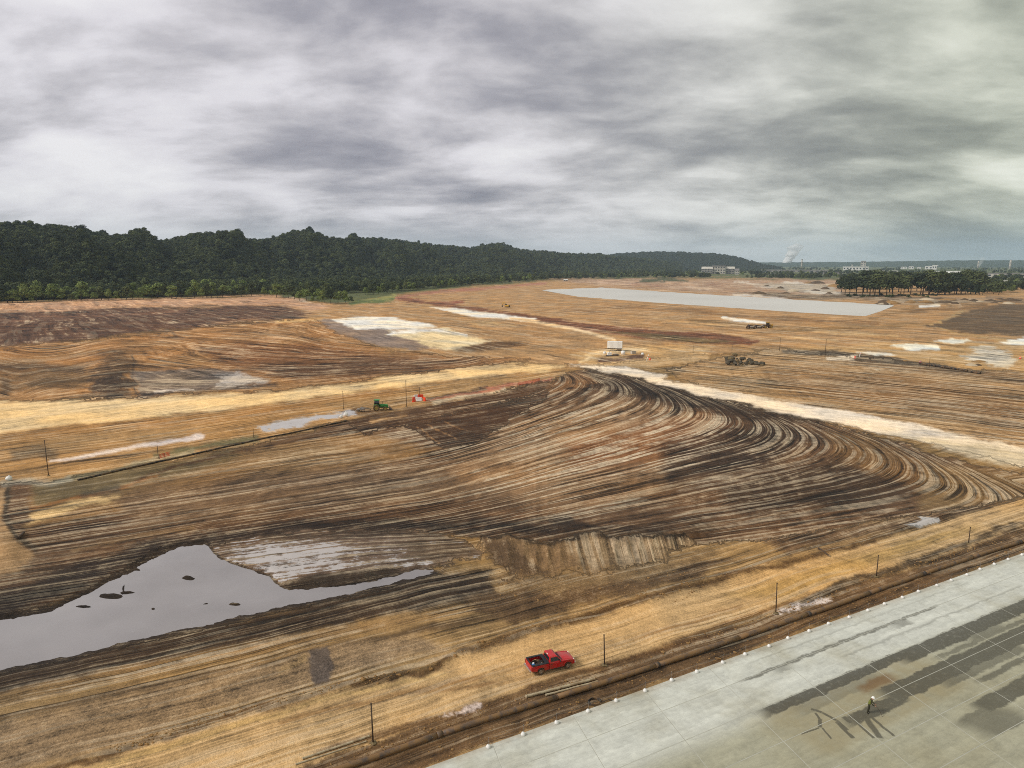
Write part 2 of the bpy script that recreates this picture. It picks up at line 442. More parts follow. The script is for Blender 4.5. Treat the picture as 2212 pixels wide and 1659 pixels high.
band([(1100,688),(1150,694),(1250,713),(1330,735)], 3, (232,200,146), 2, warp=2)
band([(560,650),(640,645),(700,663)], 3, (225,200,168), 2, warp=2)
paint([(615,695),(720,688),(830,715),(960,752),(900,758),(800,742),(700,722),(640,706)], (152,130,112), 3, amp=.25, pale=.1)
paint([(715,690),(770,684),(850,685),(900,694),(940,706),(890,711),(830,713),(770,711)], (240,232,214), 2, warp=3, amp=.15, pale=0)
paint([(832,718),(900,711),(965,710),(1060,736),(985,757),(930,750),(880,732)], (222,204,158), 3, warp=4, amp=.4, pale=.2)
band([(840,719),(930,712),(1010,724)], 3, (240,232,216), 2, warp=3)
paint([(975,755),(1040,742),(1090,738),(1155,743),(1100,752),(1020,760)], (108,78,44), 3, warp=4)
paint([(1230,765),(1290,752),(1420,745),(1540,750),(1520,780),(1400,792),(1280,795)], (196,160,104), 4, amp=.5, pale=.6)
band([(1255,785),(1275,768),(1320,758),(1400,757)], 4, (228,200,146), 3)
band([(1290,778),(1340,776),(1390,770)], 4, (116,84,60), 3)
band([(1440,796),(1520,790),(1560,784)], 3, (104,72,40), 2)
band([(1480,690),(1700,712),(1900,706),(2020,700)], 4, (150,116,66), 4, amp=.5)
band([(1300,660),(1500,672),(1700,690),(1900,700)], 3, (150,112,66), 3)
band([(1560,686),(1600,692),(1650,697)], 2.5, (236,232,220), 1.5, warp=2)
paint([(2000,705),(2040,690),(2100,668),(2212,652),(2500,640),(2500,735),(2212,726),(2110,720),(2040,714)], (108,86,60), 3, amp=.3, pale=.1)
band([(2080,672),(2010,702),(2060,720),(2212,735)], 3, (178,148,96), 2)
band([(1940,672),(2060,668),(2140,660)], 4, (134,100,56), 3)
band([(1880,690),(1990,660),(2100,655)], 2.5, (150,112,60), 3)
band([(1985,662),(2030,660)], 2, (230,226,214), 1, warp=1.5)
for px_, py_, w_, h_, c_ in ((1610,611,26,2,(226,220,206)),(1660,618,40,2.5,(196,186,168)),(1720,612,34,2,(230,226,214)),(1765,622,38,3,(176,166,150)),(1700,626,46,2.5,(150,138,120)),(1780,631,40,2,(222,216,200)),(1560,616,40,2,(150,106,78)),(1480,613,40,2,(206,170,134)),(1400,617,50,2,(150,100,76)),(1330,612,40,2,(206,170,140)),(1640,640,60,2.5,(226,218,204)),(1500,622,60,2,(214,190,160)),
    (1960,653,40,3,(190,166,130)),(2040,650,50,3,(132,108,80)),(2110,648,40,4,(168,146,116)),(2180,646,50,4,(120,98,74)),(2050,657,30,2,(206,190,160)),(2160,655,40,2.5,(190,166,130)),(1900,648,30,2,(196,174,140)),(2190,612,30,3,(206,200,186)),(2150,618,20,2,(214,208,196)),
    (1760,690,60,2.5,(140,104,62)),(1850,720,90,2.5,(206,172,114)),(1740,730,70,2,(212,178,120)),(1960,712,50,2.5,(146,110,66)),(1500,700,70,2,(206,170,112)),(1250,672,60,2,(148,110,66)),(1400,684,70,2,(208,172,116)),(1050,700,60,3,(206,168,106)),(1180,730,80,3,(150,112,64)),(1080,722,60,2.5,(160,118,66)),(1680,664,50,2,(160,124,76))):
    band([(px_-w_, py_-w_*.06), (px_, py_), (px_+w_, py_+w_*.08)], [h_*.4, h_, h_*.5], c_, 1.8, k=.75, warp=4)
# right track field (zone C)
paint([(1430,800),(1560,770),(1700,752),(2300,760),(2700,800),(2700,1100),(2212,1010),(2000,945),(1750,890),(1560,850)], (172,136,86), 6, zone=ZC, amp=1.0, pale=.65)
paint([(1650,800),(1900,800),(2212,850),(2212,930),(1900,880),(1700,840)], (150,112,66), 30, amp=1.0)
paint([(1800,765),(2000,785),(2120,800),(2212,812),(2212,830),(2000,805),(1850,790)], (116,86,52), 5, k=.7)
paint([(1690,752),(1900,742),(2212,735),(2300,760),(2212,805),(2050,795),(1900,775),(1750,765)], (186,150,94), 4, zone=ZF, amp=.5, pale=.4)
band([(1690,760),(1800,762),(1900,775),(2000,790),(2130,806)], [4, 8, 7, 5, 4], (98,80,58), 3, amp=.7, pale=.5)
band([(1790,775),(1850,772)], 2.5, (224,210,186), 2)
paint([(1925,748),(1980,741),(2030,746),(2030,756),(1970,758)], (236,234,218), 1.5, warp=3, amp=0, pale=0)
paint([(2020,738),(2060,730),(2105,736),(2060,744)], (230,228,212), 1.5, warp=3, amp=0, pale=0)
paint([(2150,738),(2212,728),(2300,730),(2300,745),(2190,744)], (236,234,220), 1.5, warp=3, amp=0, pale=0)
paint([(2080,765),(2130,750),(2180,760),(2195,775),(2160,795),(2100,778)], (212,206,186), 4, warp=9, k=.75, amp=.9, pale=.5)
paint([(1855,758),(1900,758),(1935,766),(1890,770)], (222,220,206), 2, warp=4, k=.8)
# diagonal pale haul road
paint([(1225,792),(1300,790),(1380,798),(1480,826),(1620,854),(1800,884),(2000,924),(2212,966),(2400,1000),(2400,1050),(2212,1004),(2100,980),(1900,936),(1700,895),(1500,850),(1330,808)], (238,222,194), 3, warp=5, zone=ZC, amp=.2, pale=.5)
paint([(1900,930),(2120,960),(2250,990),(2212,1010),(2080,985)], (214,198,162), 8, warp=8)
# main swirl (zone A)
paint([(-900,1400),(-500,1080),(-300,1060),(0,1040),(110,1040),(340,1000),(560,955),(760,905),(1000,862),(1200,815),(1255,799),(1330,808),(1500,852),(1700,897),(1900,942),(2040,990),(2300,1040),(2300,1090),(2000,1115),(1700,1165),(1490,1180),(1030,1160),(860,1150),(560,1165),(300,1240),(0,1350),(-300,1420)], (118,86,54), 4, zone=ZA, amp=1.0, pale=.55)
paint([(60,1060),(340,1005),(560,960),(800,930),(950,975),(800,1010),(500,1060),(200,1120),(60,1140)], (150,114,66), 10, amp=.6, pale=.25)
paint([(60,1045),(340,1000),(500,970),(520,985),(300,1050),(80,1100)], (124,104,64), 10, amp=.5, pale=.2)
band([(60,1120),(160,1095),(260,1068)], [10, 8, 4], (232,196,128), 5, k=.9, warp=6)
band([(60,1098),(200,1070),(340,1030)], 3, (166,104,40), 4, k=.8)
band([(180,1070),(260,1050)], 9, (92,82,62), 8, k=.8, warp=8)
band([(290,1042),(360,1010),(600,960),(780,925)], 3, (98,66,34), 3)
paint([(240,1075),(560,1025),(860,1000),(1010,1020),(1060,1065),(900,1080),(600,1100),(300,1150)], (132,102,68), 18, amp=.8, pale=.35)
paint([(950,980),(1130,915),(1300,870),(1480,890),(1560,940),(1500,1040),(1250,1100),(1040,1070)], (166,128,84), 25, k=.85, amp=1.0, pale=1.0)
paint([(1220,960),(1420,900),(1560,900),(1600,950),(1400,1000),(1240,1020)], (140,88,44), 26, k=.8, amp=1.1, pale=1.0)
paint([(1420,960),(1700,900),(1760,950),(1640,1010),(1440,1060)], (74,53,36), 22, k=.88, amp=1.1, pale=.75)
paint([(1560,1040),(1800,990),(1900,1010),(1990,1060),(1900,1090),(1650,1110),(1560,1090)], (72,53,35), 18, k=.85, amp=.9, pale=.4)
paint([(1780,930),(1880,940),(2020,1010),(2000,1050),(1880,1020),(1800,980)], (140,104,58), 12, k=.8, amp=.9, pale=.5)
paint([(1255,800),(1420,832),(1620,882),(1740,912),(1640,910),(1480,880),(1340,850),(1260,830)], (70,48,28), 8, amp=.8, pale=.3)
band([(1240,797),(1330,810),(1500,854),(1700,898),(1780,915)], [3, 4, 5, 6, 3], (70,48,28), 4, k=.8)
paint([(1990,1000),(2300,1030),(2300,1110),(1990,1100)], (140,110,66), 16, amp=.8, pale=.5)
paint([(880,922),(950,902),(1070,878),(1190,846),(1180,862),(1120,892),(1078,925),(1005,962),(958,970),(925,950)], (84,54,26), 4, warp=4, amp=.6, pale=.12, zone=ZD)
band([(905,925),(950,960)], 1.2, (160,118,70), 1.5); band([(925,918),(985,950)], 1.0, (160,118,70), 1.5); band([(960,912),(1010,930)], 1, (150,108,62), 1.5)
paint([(740,905),(860,885),(1000,862),(1190,822),(1200,838),(1060,875),(900,915),(780,935)], (94,62,30), 6, warp=6, amp=.6, pale=.15, zone=ZD)
paint([(1180,812),(1250,802),(1290,820),(1220,850),(1190,850)], (140,100,58), 8)
band([(800,910),(880,893)], 3, (196,150,90), 4)
band([(-300,1440),(0,1310),(150,1250),(300,1200),(500,1160),(750,1133),(1000,1132),(1200,1142),(1420,1150)], [40, 34, 32, 28, 22, 18, 14, 12, 8], (46,34,26), 14, k=.92, warp=10, amp=.8, pale=.15)
band([(1190,1125),(1235,1118)], 14, (58,46,34), 8, k=.9, amp=.3)
paint([(-60,1060),(15,1050),(10,1120),(40,1160),(70,1200),(40,1235),(-60,1260)], (176,140,92), 8, warp=6, amp=.4, pale=.2)
band([(14,1050),(12,1110),(35,1160),(80,1190)], 7, (70,54,34), 5, amp=.3)
band([(150,1190),(260,1165),(420,1140)], 5, (150,120,78), 5, k=.6)
# left haul road and verges (zone D)
paint([(-600,1040),(-600,890),(-300,885),(0,858),(300,852),(600,840),(850,808),(1050,783),(1230,790),(1255,800),(1200,816),(1000,862),(760,905),(560,955),(340,1000),(110,1040),(0,1045)], (178,136,78), 5, zone=ZD, amp=.55, pale=.3)
paint([(-300,960),(-300,890),(0,868),(300,862),(600,846),(850,815),(1060,786),(1220,791),(1190,800),(1000,818),(800,845),(600,868),(300,905),(0,938)], (236,204,142), 5, amp=.3, pale=.3)
paint([(0,940),(300,906),(600,872),(850,842),(850,855),(600,890),(300,930),(0,965)], (172,124,62), 8, k=.8)
band([(20,985),(80,975),(120,985)], 12, (120,94,58), 8)
band([(105,996),(200,983),(330,960),(440,943)], [3, 5, 4, 6], (222,206,194), 3, warp=4, wet=.42, amp=.3)
paint([(540,922),(640,905),(755,890),(770,897),(700,908),(640,925),(560,932)], (196,186,178), 3, warp=6, wet=.62, amp=.5)
band([(330,985),(430,966),(560,946)], 5, (96,104,72), 5, k=.8)
band([(105,1042),(250,1015),(420,975)], 4, (128,128,100), 4, k=.7)
band([(0,1045),(60,1040),(110,1045),(150,1035)], 6, (150,146,128), 5, k=.7, pale=1.0)
band([(760,890),(840,895),(960,872)], 8, (104,74,44), 6, k=.8)
band([(930,872),(1000,858),(1090,840)], 3, (196,176,140), 2.5)
band([(920,866),(1050,842),(1190,818)], 2.5, (190,104,76), 2.5, k=.8)
band([(925,862),(1060,836)], 1.6, (80,54,36), 2)
# embankment on the left (zone E)
paint([(-600,890),(-600,760),(0,748),(200,735),(420,708),(600,688),(680,688),(730,722),(850,758),(1010,772),(1150,781),(1050,787),(850,812),(600,842),(300,857),(0,868)], (170,122,66), 4, zone=ZE, amp=.7, pale=.25, grit=.3)
paint([(420,745),(640,740),(900,772),(1100,782),(900,800),(600,815),(480,790)], (136,88,46), 14, k=.85, amp=1.0)
paint([(560,790),(800,775),(1000,785),(800,808),(640,822)], (98,66,38), 12, k=.85, amp=.9)
paint([(-300,790),(0,780),(110,785),(200,790),(190,830),(0,845),(-300,850)], (142,106,62), 10, k=.9, amp=.35, grit=.6)
band([(-40,800),(80,790),(180,800)], 7, (100,74,46), 6, k=.8); band([(60,830),(190,818)], 6, (106,80,48), 6, k=.8)
band([(0,815),(20,850)], 10, (96,72,44), 8, k=.7)
paint([(196,778),(220,760),(262,757),(284,775),(292,815),(286,852),(250,856),(225,864),(198,850),(190,815)], (112,86,58), 12, warp=14, k=.8, amp=.6, grit=.8)
paint([(194,820),(240,808),(286,800),(288,840),(262,852),(225,862),(196,848)], (70,54,42), 9, warp=12, k=.85, amp=.6, grit=.8)
band([(283,765),(290,810),(294,855)], 2, (70,50,32), 2)
paint([(292,800),(400,793),(500,800),(590,822),(520,838),(400,848),(300,856)], (132,114,98), 7, warp=7, amp=.9, pale=.3)
paint([(470,815),(520,806),(580,820),(545,832),(480,838)], (196,184,170), 5, warp=9, k=.8, amp=1.0)
band([(300,852),(450,842),(600,830)], 2.5, (80,58,40), 3)
band([(330,846),(420,842)], 1.5, (216,200,180), 2)
paint([(-600,770),(-600,690),(0,672),(300,664),(600,661),(682,678),(640,688),(520,695),(420,708),(300,722),(150,738),(0,748)], (104,70,46), 4, warp=5, zone=ZF, amp=.6, pale=.15)
paint([(-600,700),(-600,680),(0,652),(300,645),(580,637),(660,650),(720,662),(680,672),(600,660),(300,662),(150,672),(0,672)], (196,152,112), 5, warp=5, zone=ZF, amp=.5, pale=.2)
band([(430,700),(560,690)], 2, (150,110,72), 2); band([(0,690),(200,682),(400,672)], 3, (140,100,72), 4, k=.8)
band([(600,693),(700,690)], 3, (214,170,100), 3)
# foreground road, verge and pond bank (zone B)
paint([(-1200,1600),(-300,1500),(0,1447),(350,1370),(700,1292),(940,1233),(1055,1215),(1100,1247),(1180,1252),(1260,1240),(1380,1220),(1490,1178),(1700,1160),(1900,1125),(2000,1112),(2212,1070),(2700,960),(4000,900),(4000,9500),(-9500,9500),(-9500,1700)], (176,142,88), 4, zone=ZB, amp=.6, pale=.5, grit=.15)
paint([(-300,1510),(0,1450),(350,1373),(700,1296),(940,1236),(1060,1232),(1080,1290),(700,1355),(350,1435),(0,1500),(-300,1560)], (82,62,42), 10, warp=6, amp=.9, pale=.3)
band([(-200,1560),(0,1512),(300,1445),(700,1372),(1050,1310)], [14, 14, 12, 10, 6], (172,136,84), 8, k=.8, amp=.8, pale=.8)
band([(-100,1570),(240,1500),(620,1425),(900,1360),(1080,1330)], [6, 7, 7, 8, 8], (92,70,46), 8, k=.8, amp=.6)
paint([(-200,1640),(0,1560),(300,1490),(560,1430),(760,1390),(900,1372),(960,1400),(760,1450),(486,1530),(243,1608),(0,1670)], (172,144,104), 14, warp=8, amp=.35, pale=.35, grit=1)
paint([(668,1405),(705,1398),(728,1440),(712,1478),(672,1482)], (122,106,92), 5, warp=5, amp=.1, pale=0)
band([(600,1450),(640,1430),(660,1420)], 8, (196,164,110), 6, k=.8)
paint([(1000,1290),(1180,1262),(1320,1250),(1480,1215),(1600,1200),(1500,1250),(1300,1300),(1100,1345)], (122,94,60), 10, warp=8, amp=.5, pale=.2, grit=.7)
paint([(1060,1245),(1260,1245),(1400,1222),(1500,1190),(1560,1190),(1420,1245),(1200,1285)], (150,122,80), 8, warp=8, amp=.3, grit=.8)
paint([(1640,1160),(1900,1128),(2212,1070),(2212,1100),(1960,1140),(1700,1195)], (130,100,66), 8, amp=.9, pale=.5)
# the road itself
ROAD = [(-500,1840),(243,1628),(486,1550),(768,1480),(921,1452),(1000,1412),(1095,1382),(1251,1342),(1481,1272),(1700,1220),(1900,1166),(2212,1075),(2500,1000),(2500,1090),(2212,1155),(1700,1300),(1300,1440),(800,1610),(400,1760),(-300,2000)]
paint(ROAD, (210,172,112), 6, warp=4, amp=.36, pale=.3, grit=.3)
band([(-300,1790),(243,1624),(486,1548),(768,1478),(921,1450),(1000,1408),(1095,1378),(1251,1338),(1481,1268),(1700,1216),(1900,1162),(2050,1110)], [8, 8, 8, 7, 8, 7, 9, 8, 8, 6, 5, 4], (108,76,42), 6, k=.85, warp=7, amp=.4, grit=.5)
band([(0,1725),(400,1600),(700,1512),(960,1455)], [8, 7, 5, 3], (222,184,112), 5, k=.75)
band([(600,1560),(1000,1470),(1300,1400),(1600,1310)], [5, 6, 5, 4], (162,116,60), 6, k=.7)
band([(900,1500),(1150,1462),(1320,1440),(1560,1350),(1800,1270)], [3, 5, 6, 5, 4], (142,98,50), 5, k=.7)
paint([(1020,1440),(1280,1370),(1400,1365),(1300,1430),(1100,1490)], (206,168,108), 14, k=.7)
paint([(1560,1290),(1800,1215),(2050,1140),(2120,1140),(1900,1215),(1700,1290)], (196,158,88), 10, k=.8)
# churned strip beside the pipeline
PS = lambda s, t: tuple(float(v) for v in proj(*[np.array(q) for q in (*ST(s, t), 0.0)]))
paint([PS(-60,-5.2),PS(-20,-5.0),PS(10,-5.2),PS(40,-4.8),PS(80,-5.0),PS(150,-5),PS(150,-.2),PS(80,-.2),PS(40,-.2),PS(10,-.2),PS(-20,-.2),PS(-60,-.2)], (128,98,62), 4, warp=7, amp=.6, pale=.35, grit=.3)
band([PS(-14,-6.2),PS(0,-5.4),PS(14,-5.6),PS(30,-4.4)], [7, 9, 4, 3], (118,82,44), 5, k=.8, grit=.6)
band([PS(44,-5.2),PS(56,-5.6),PS(70,-6.0),PS(90,-6.2),PS(110,-6)], [6, 8, 7, 6, 5], (84,64,40), 5, k=.9, warp=7, amp=.4, grit=.9)
band([(1678,1322),(1710,1312),(1760,1298),(1790,1292)], [4, 7, 7, 3], (228,214,206), 3, warp=9, amp=.5, pale=0)
band([(990,1536),(1030,1526)], 5, (226,204,186), 4, warp=9); band([(955,1542),(980,1538)], 3, (220,198,176), 3, warp=8)
# cut bank with bucket marks
paint(FACE, (146,116,76), 14, warp=12, zone=ZFACE, amp=.38, pale=.0, grit=.7)
paint([(1230,1168),(1480,1162),(1490,1180),(1380,1212),(1260,1228)], (164,138,98), 14, k=.7, warp=10, amp=.9, pale=.55)
band(BTOP, 6, (66,50,34), 6, warp=10, k=.85)
paint([(1040,1165),(1100,1170),(1180,1240),(1100,1245),(1060,1215)], (96,74,50), 8, k=.8)
# pond bed and its mud islands
paint(grow0(POND, 9), (62,48,35), 5, warp=3, amp=.4, pale=0, grit=.5, zone=ZWET)
# wet flats beside the pond
paint([(446,1174),(560,1160),(700,1150),(860,1149),(1000,1165),(1040,1190),(990,1215),(940,1226),(860,1238),(700,1262),(620,1272),(575,1248),(520,1226),(470,1200)], (122,98,76), 9, warp=10, zone=ZWET, amp=.8, pale=.5, wet=.47)
paint([(500,1195),(700,1170),(780,1185),(700,1215),(600,1240),(560,1225)], (156,136,118), 10, k=.8, wet=.58)
paint([(605,1262),(700,1238),(800,1228),(870,1228),(850,1242),(760,1260),(680,1270),(625,1274)], (76,60,44), 4, warp=5, wet=.1, amp=.4)
band([(560,1166),(700,1158),(860,1156),(960,1160)], 5, (80,62,46), 5, k=.8, wet=.2)
paint([(880,1170),(1000,1170),(1030,1195),(940,1215),(880,1200)], (110,88,64), 8, wet=.3)
paint([(1958,1132),(1990,1126),(1975,1118),(2010,1120),(2030,1119),(2025,1127),(1990,1137)], (214,210,198), 2, warp=4, amp=.2, pale=0, wet=.7)
band([(446,1176),(475,1202),(530,1228),(575,1245),(605,1265)], 3.5, (66,52,38), 2, wet=0, amp=.2)

EDX, EDY = [-900,1100,1255,1330,1500,1700,1900,2020,2300], [640,772,800,808,852,897,945,985,1075]
def swirl(u, v):
    """scraper tracks: gentle run on the left, a fan sweeping up, then a hook back along the haul road"""
    sp = np.logaddexp(0, (u-985)/55)*55; xr = 985+sp; xl = u-xr             # xr follows u on the right, xl on the left
    vv = v+.15*xl
    th = np.arctan2(1410-vv, xr+272)
    p = -th*215
    a_ = np.maximum((v-np.interp(u, EDX, EDY))*.96, 0); w_ = np.interp(u, [1250,1500,2000], [13, 20, 30])
    p = p - 14*np.exp(-a_/w_)*sm(u, 1000, 1300)*-1
    return p + .45*(fbm(u/75, v/30, 2)-.5)
LE = [(0, [(-200,870),(150,850),(420,838),(640,820),(850,800),(1050,784)]), (2, [(100,800),(280,790),(420,808),(600,815),(800,796),(1000,782)]),
 (4, [(120,790),(260,760),(330,755),(480,782),(700,792),(1000,776)]), (5.5, [(90,780),(230,742),(340,742),(520,762),(750,778),(980,772)]),
 (7, [(380,722),(560,735),(740,755),(940,768)]), (8.5, [(520,702),(640,715),(760,742),(880,762)]), (3, [(-200,800),(0,790),(80,800),(30,850)])]
LW = [(0, [(470,1190),(700,1160),(950,1150)]), (2, [(500,1210),(750,1178),(1000,1166)]), (4, [(560,1235),(800,1200),(1030,1182)]), (6, [(610,1265),(860,1228),(1010,1205)])]
LF = [(i*1.6, [(1060+i*42, 1160), (1085+i*42, 1245)]) for i in range(11)]
LA2 = [(0, [(2020,1000),(2100,1020),(2300,1030)]), (3, [(2010,1040),(2100,1045),(2300,1040)]), (6, [(2000,1080),(2120,1065),(2300,1050)])]

# ------------------------------------------------------------------ ground mesh
dep = np.linspace(R(48), R(1.15), 560)
rr = np.r_[[.6, 8, 18, 28], HC/np.tan(dep)]
rr = np.r_[rr, np.geomspace(rr[-1]*1.03, 12000, 40)]
azs = np.r_[np.linspace(-R(45), R(45), 980), np.linspace(R(45), R(315), 62)[1:-1]]
nr, na = len(rr), len(azs)
X = (rr[:, None]*np.sin(azs)[None]).ravel(); Y = (rr[:, None]*np.cos(azs)[None]).ravel()
Z = height(X, Y)
U, V = proj(X, Y, Z)
AZ = np.repeat(azs[None], nr, 0).ravel(); LR = np.log(np.repeat(rr[:, None], na, 1)).ravel()
WN1 = fbm(AZ*22+40, LR*22, 6, .72)-.5; WN2 = fbm(AZ*22+90, LR*22+30, 6, .72)-.5
COL = np.tile(np.array(lin(*DEF, K)), (nr*na, 1))
ATT = {'amp': np.full(nr*na, .5), 'pale': np.full(nr*na, .2), 'wet': np.zeros(nr*na), 'grit': np.zeros(nr*na)}
ZONE = np.full(nr*na, ZB)
for poly, rgb, soft, k, warp, at_ in PAINT:
    if isinstance(poly, str):
        s_ = sdist(U, V+WN1*5, FIELD)
        w = sm(s_, -1.2, 1.2)*(Y > 0)
        g = np.array(lin(72, 80, 48, K)); g2 = np.array(lin(104, 108, 62, K))
        m_ = fbm(X/90, Y/90, 3)[:, None]; g = g*(1-m_)+g2*m_
        COL = COL*(1-w[:, None])+g*w[:, None]
        for a_ in ('amp', 'pale'): ATT[a_] *= (1-w)
        ZONE[w > .5] = ZF
        continue
    p = np.array(poly, float); mg = soft+warp*3+6
    idx = np.nonzero((U > p[:, 0].min()-mg) & (U < p[:, 0].max()+mg) & (V > p[:, 1].min()-mg) & (V < p[:, 1].max()+mg))[0]
    if not len(idx): continue
    s_ = sdist(U[idx]+WN1[idx]*warp*9, V[idx]+WN2[idx]*warp*4.5, p)
    w = (1-sm(s_, -soft, soft))*k
    if rgb:
        c_ = np.array(lin(*earth(*rgb), K)); COL[idx] = COL[idx]*(1-w[:, None])+c_*w[:, None]
    for a_, v_ in at_.items():
        if a_ == 'zone': ZONE[idx[w > .5]] = v_
        else: ATT[a_][idx] = ATT[a_][idx]*(1-w)+v_*w
def perp(a, b, sc_):
    (ax, ay), (bx, by) = G(*a), G(*b); L = math.hypot(bx-ax, by-ay); nx, ny = (by-ay)/L, -(bx-ax)/L
    return lambda x, y: ((x-ax)*nx+(y-ay)*ny)*sc_
PSI = np.zeros(nr*na)
def setpsi(z, fn, uv=False, k=1.0):
    m_ = ZONE == z
    if m_.any(): PSI[m_] = (fn(U[m_], V[m_])*k if uv else fn(X[m_], Y[m_])) + z*53.0
wob = lambda f, a, l: (lambda x, y: f(x, y)+a*(fbm(x/l, y/l, 3)-.5))
setpsi(ZA, swirl, True, 1.0); setpsi(ZE, rbf(LE, 70, .05), True, 2.6); setpsi(ZWET, rbf(LW), True, 2.0)
setpsi(ZFACE, rbf(LF, 30), True, 1.0)
setpsi(ZB, wob(lambda x, y: ((x-E0[0])*TD[0]+(y-E0[1])*TD[1])*.95, 1.6, 14))
setpsi(ZC, wob(perp((1478,801), (2212,882), .42), 1.4, 40))
setpsi(ZD, wob(perp((300,890), (900,815), .42), 1.6, 30))
setpsi(ZF, wob(perp((1000,670), (1640,738), .13), 1.6, 120))

me = bpy.data.meshes.new('ground')
me.vertices.add(nr*na); me.vertices.foreach_set('co', np.c_[X, Y, Z].astype(np.float32).ravel())
ii, jj = np.meshgrid(np.arange(nr-1), np.arange(na), indexing='ij'); j2 = (jj+1) % na
quads = np.stack([ii*na+jj, (ii+1)*na+jj, (ii+1)*na+j2, ii*na+j2], -1).reshape(-1, 4)
me.loops.add(quads.size); me.loops.foreach_set('vertex_index', quads[:, ::-1].astype(np.int32).ravel())
me.polygons.add(len(quads)); me.polygons.foreach_set('loop_start', np.arange(0, quads.size, 4, dtype=np.int32))
me.polygons.foreach_set('use_smooth', np.ones(len(quads), bool)); me.update(calc_edges=True)
ca = me.attributes.new('soil', 'FLOAT_COLOR', 'POINT'); ca.data.foreach_set('color', np.c_[COL, np.ones(nr*na)].astype(np.float32).ravel())
for a_, v_ in list(ATT.items())+[('psi', PSI)]:
    t_ = me.attributes.new(a_, 'FLOAT', 'POINT'); t_.data.foreach_set('value', v_.astype(np.float32))
ground = bpy.data.objects.new('ground', me); col.objects.link(ground); props(ground, kind='structure')

m = bpy.data.materials.new('churned_soil'); m.use_nodes = True; T = NT(m.node_tree); b = m.node_tree.nodes['Principled BSDF']
P = T.pos(); gx, gy, gz = T.xyz(P)
psi, amp, pale, wet, grit = (T.attr(a_) for a_ in ('psi', 'amp', 'pale', 'wet', 'grit'))
base = T.attr('soil', 'Color')
mott = T.noise(P, .07, 9, .68); mot2 = T.noise(P, .55, 8, .7); gr = T.noise(P, 3.6, 5, .75)
jit = (mot2-.5)*.3
st1 = T.noise(T.vec(psi+jit, gx*.012, gy*.012), .8, 2, .5)
st2 = T.noise(T.vec(psi*2.3+jit, gx*.016+4, gy*.016), 1.0, 4, .6)
st3 = T.noise(T.vec(psi*1.7+jit+31, gx*.02+9, gy*.02), 1.0, 2, .5)
st4 = T.noise(T.vec(psi*7.0+jit*2, gx*.04+2, gy*.04), 1.0, 2, .6)
brk = T.noise(P, .045, 3, .55).step(.3, .7, .35, 1.4)*T.noise(T.vec(psi*.9+7, gx*.09, gy*.09), 1.0, 3, .6).step(.3, .62, .3, 1.3)  # tracks come and go
xm = T.noise(P, .028, 3, .6).step(.46, .58)                       # patches where later passes cross the older tracks
st5 = T.noise(T.vec(psi*1.5+gx*.16-gy*.05+jit, gx*.02, gy*.02+5), 1.0, 4, .65); st6 = T.noise(T.vec(gx*.55-gy*.12+jit*2, gy*.05, 2.0), 1.0, 3, .6)
strp = ((st1-.5)*1.7 + (st2-.5)*2.5 + (st4-.5)*1.0)*brk*(xm*-.6+1.0) + ((st5-.5)*2.2 + (st6-.5)*.8)*xm*.8
fac = strp*amp*2.2 + 1.0 + (mott-.5)*1.9 + (mot2-.5)*1.3 + (gr-.5)*.8 + (gr-.5)*grit*1.6 + (mot2-.5)*grit*.9
fac = fac.max(.20).min(2.1)
hue = T.noise(P, .035, 3, .5)
tint = T.mix(hue.step(.35, .65), (.93, .98, 1.06), (1.07, 1.0, .86))
c1 = T.mix(1.0, base, tint, 'MULTIPLY')
q = T.n('ShaderNodeVectorMath'); q.operation = 'SCALE'; T.put(q.inputs[0], c1); T.put(q.inputs['Scale'], fac)
c1 = S(T.nt, q.outputs[0])
dry = fac.step(1.12, 2.0)*.55
c1 = T.mix(dry, c1, lin(226, 204, 168, K))
pl = st3.step(.52, .59)*T.noise(P, .06, 5, .65).step(.38, .54)*pale*(mot2.step(.35, .6)*.6+.4)
c2 = T.mix(pl.clamp()*.9, c1, lin(240, 218, 184, K))
wm = (wet + (st2-.5)*.75 + (mot2-.5)*.55 + (mott-.5)*.5)
wm = wm.step(.5, .56)*wet.step(.05, .2)
c3 = T.mix(wm, c2, lin(188, 180, 175, K))
T.put(b.inputs['Base Color'], c3)
T.put(b.inputs['Roughness'], wm*-.86 + .93); b.inputs['Specular IOR Level'].default_value = .3
hgt = strp*amp*1.7 + (mot2-.5)*1.0 + (gr-.5)*(grit*.7+.35)
T.put(b.inputs['Normal'], T.bump(hgt*(wm*-1+1.0), .9, .40))
me.materials.append(m)

# ------------------------------------------------------------------ water
def water_mat(name, c, rough, rip, sc_, ior=1.75):
    m = bpy.data.materials.new(name); m.use_nodes = True; T = NT(m.node_tree); b = m.node_tree.nodes['Principled BSDF']
    P = T.pos(); n = T.noise(P, sc_, 4, .55); n2 = T.noise(P, sc_*.12, 3, .5)
    T.put(b.inputs['Base Color'], T.mix(n2, [v*.8 for v in c], [v*1.15 for v in c]))
    b.inputs['Roughness'].default_value = rough; b.inputs['IOR'].default_value = ior
    T.put(b.inputs['Normal'], T.bump(n, .5, rip)); return m
def sheet(name, poly, z, m):
    mb = MB(); mb.add([(*G(x, y, z), z) for x, y in poly], [tuple(range(len(poly)))]); o = mb.build(name, m, kind='structure')
    import bmesh
    bm = bmesh.new(); bm.from_mesh(o.data); bmesh.ops.triangulate(bm, faces=bm.faces[:]); bmesh.ops.recalc_face_normals(bm, faces=bm.faces[:])
    if bm.faces[0].normal.z < 0: bmesh.ops.reverse_faces(bm, faces=bm.faces[:])
    bm.to_mesh(o.data); bm.free(); return o
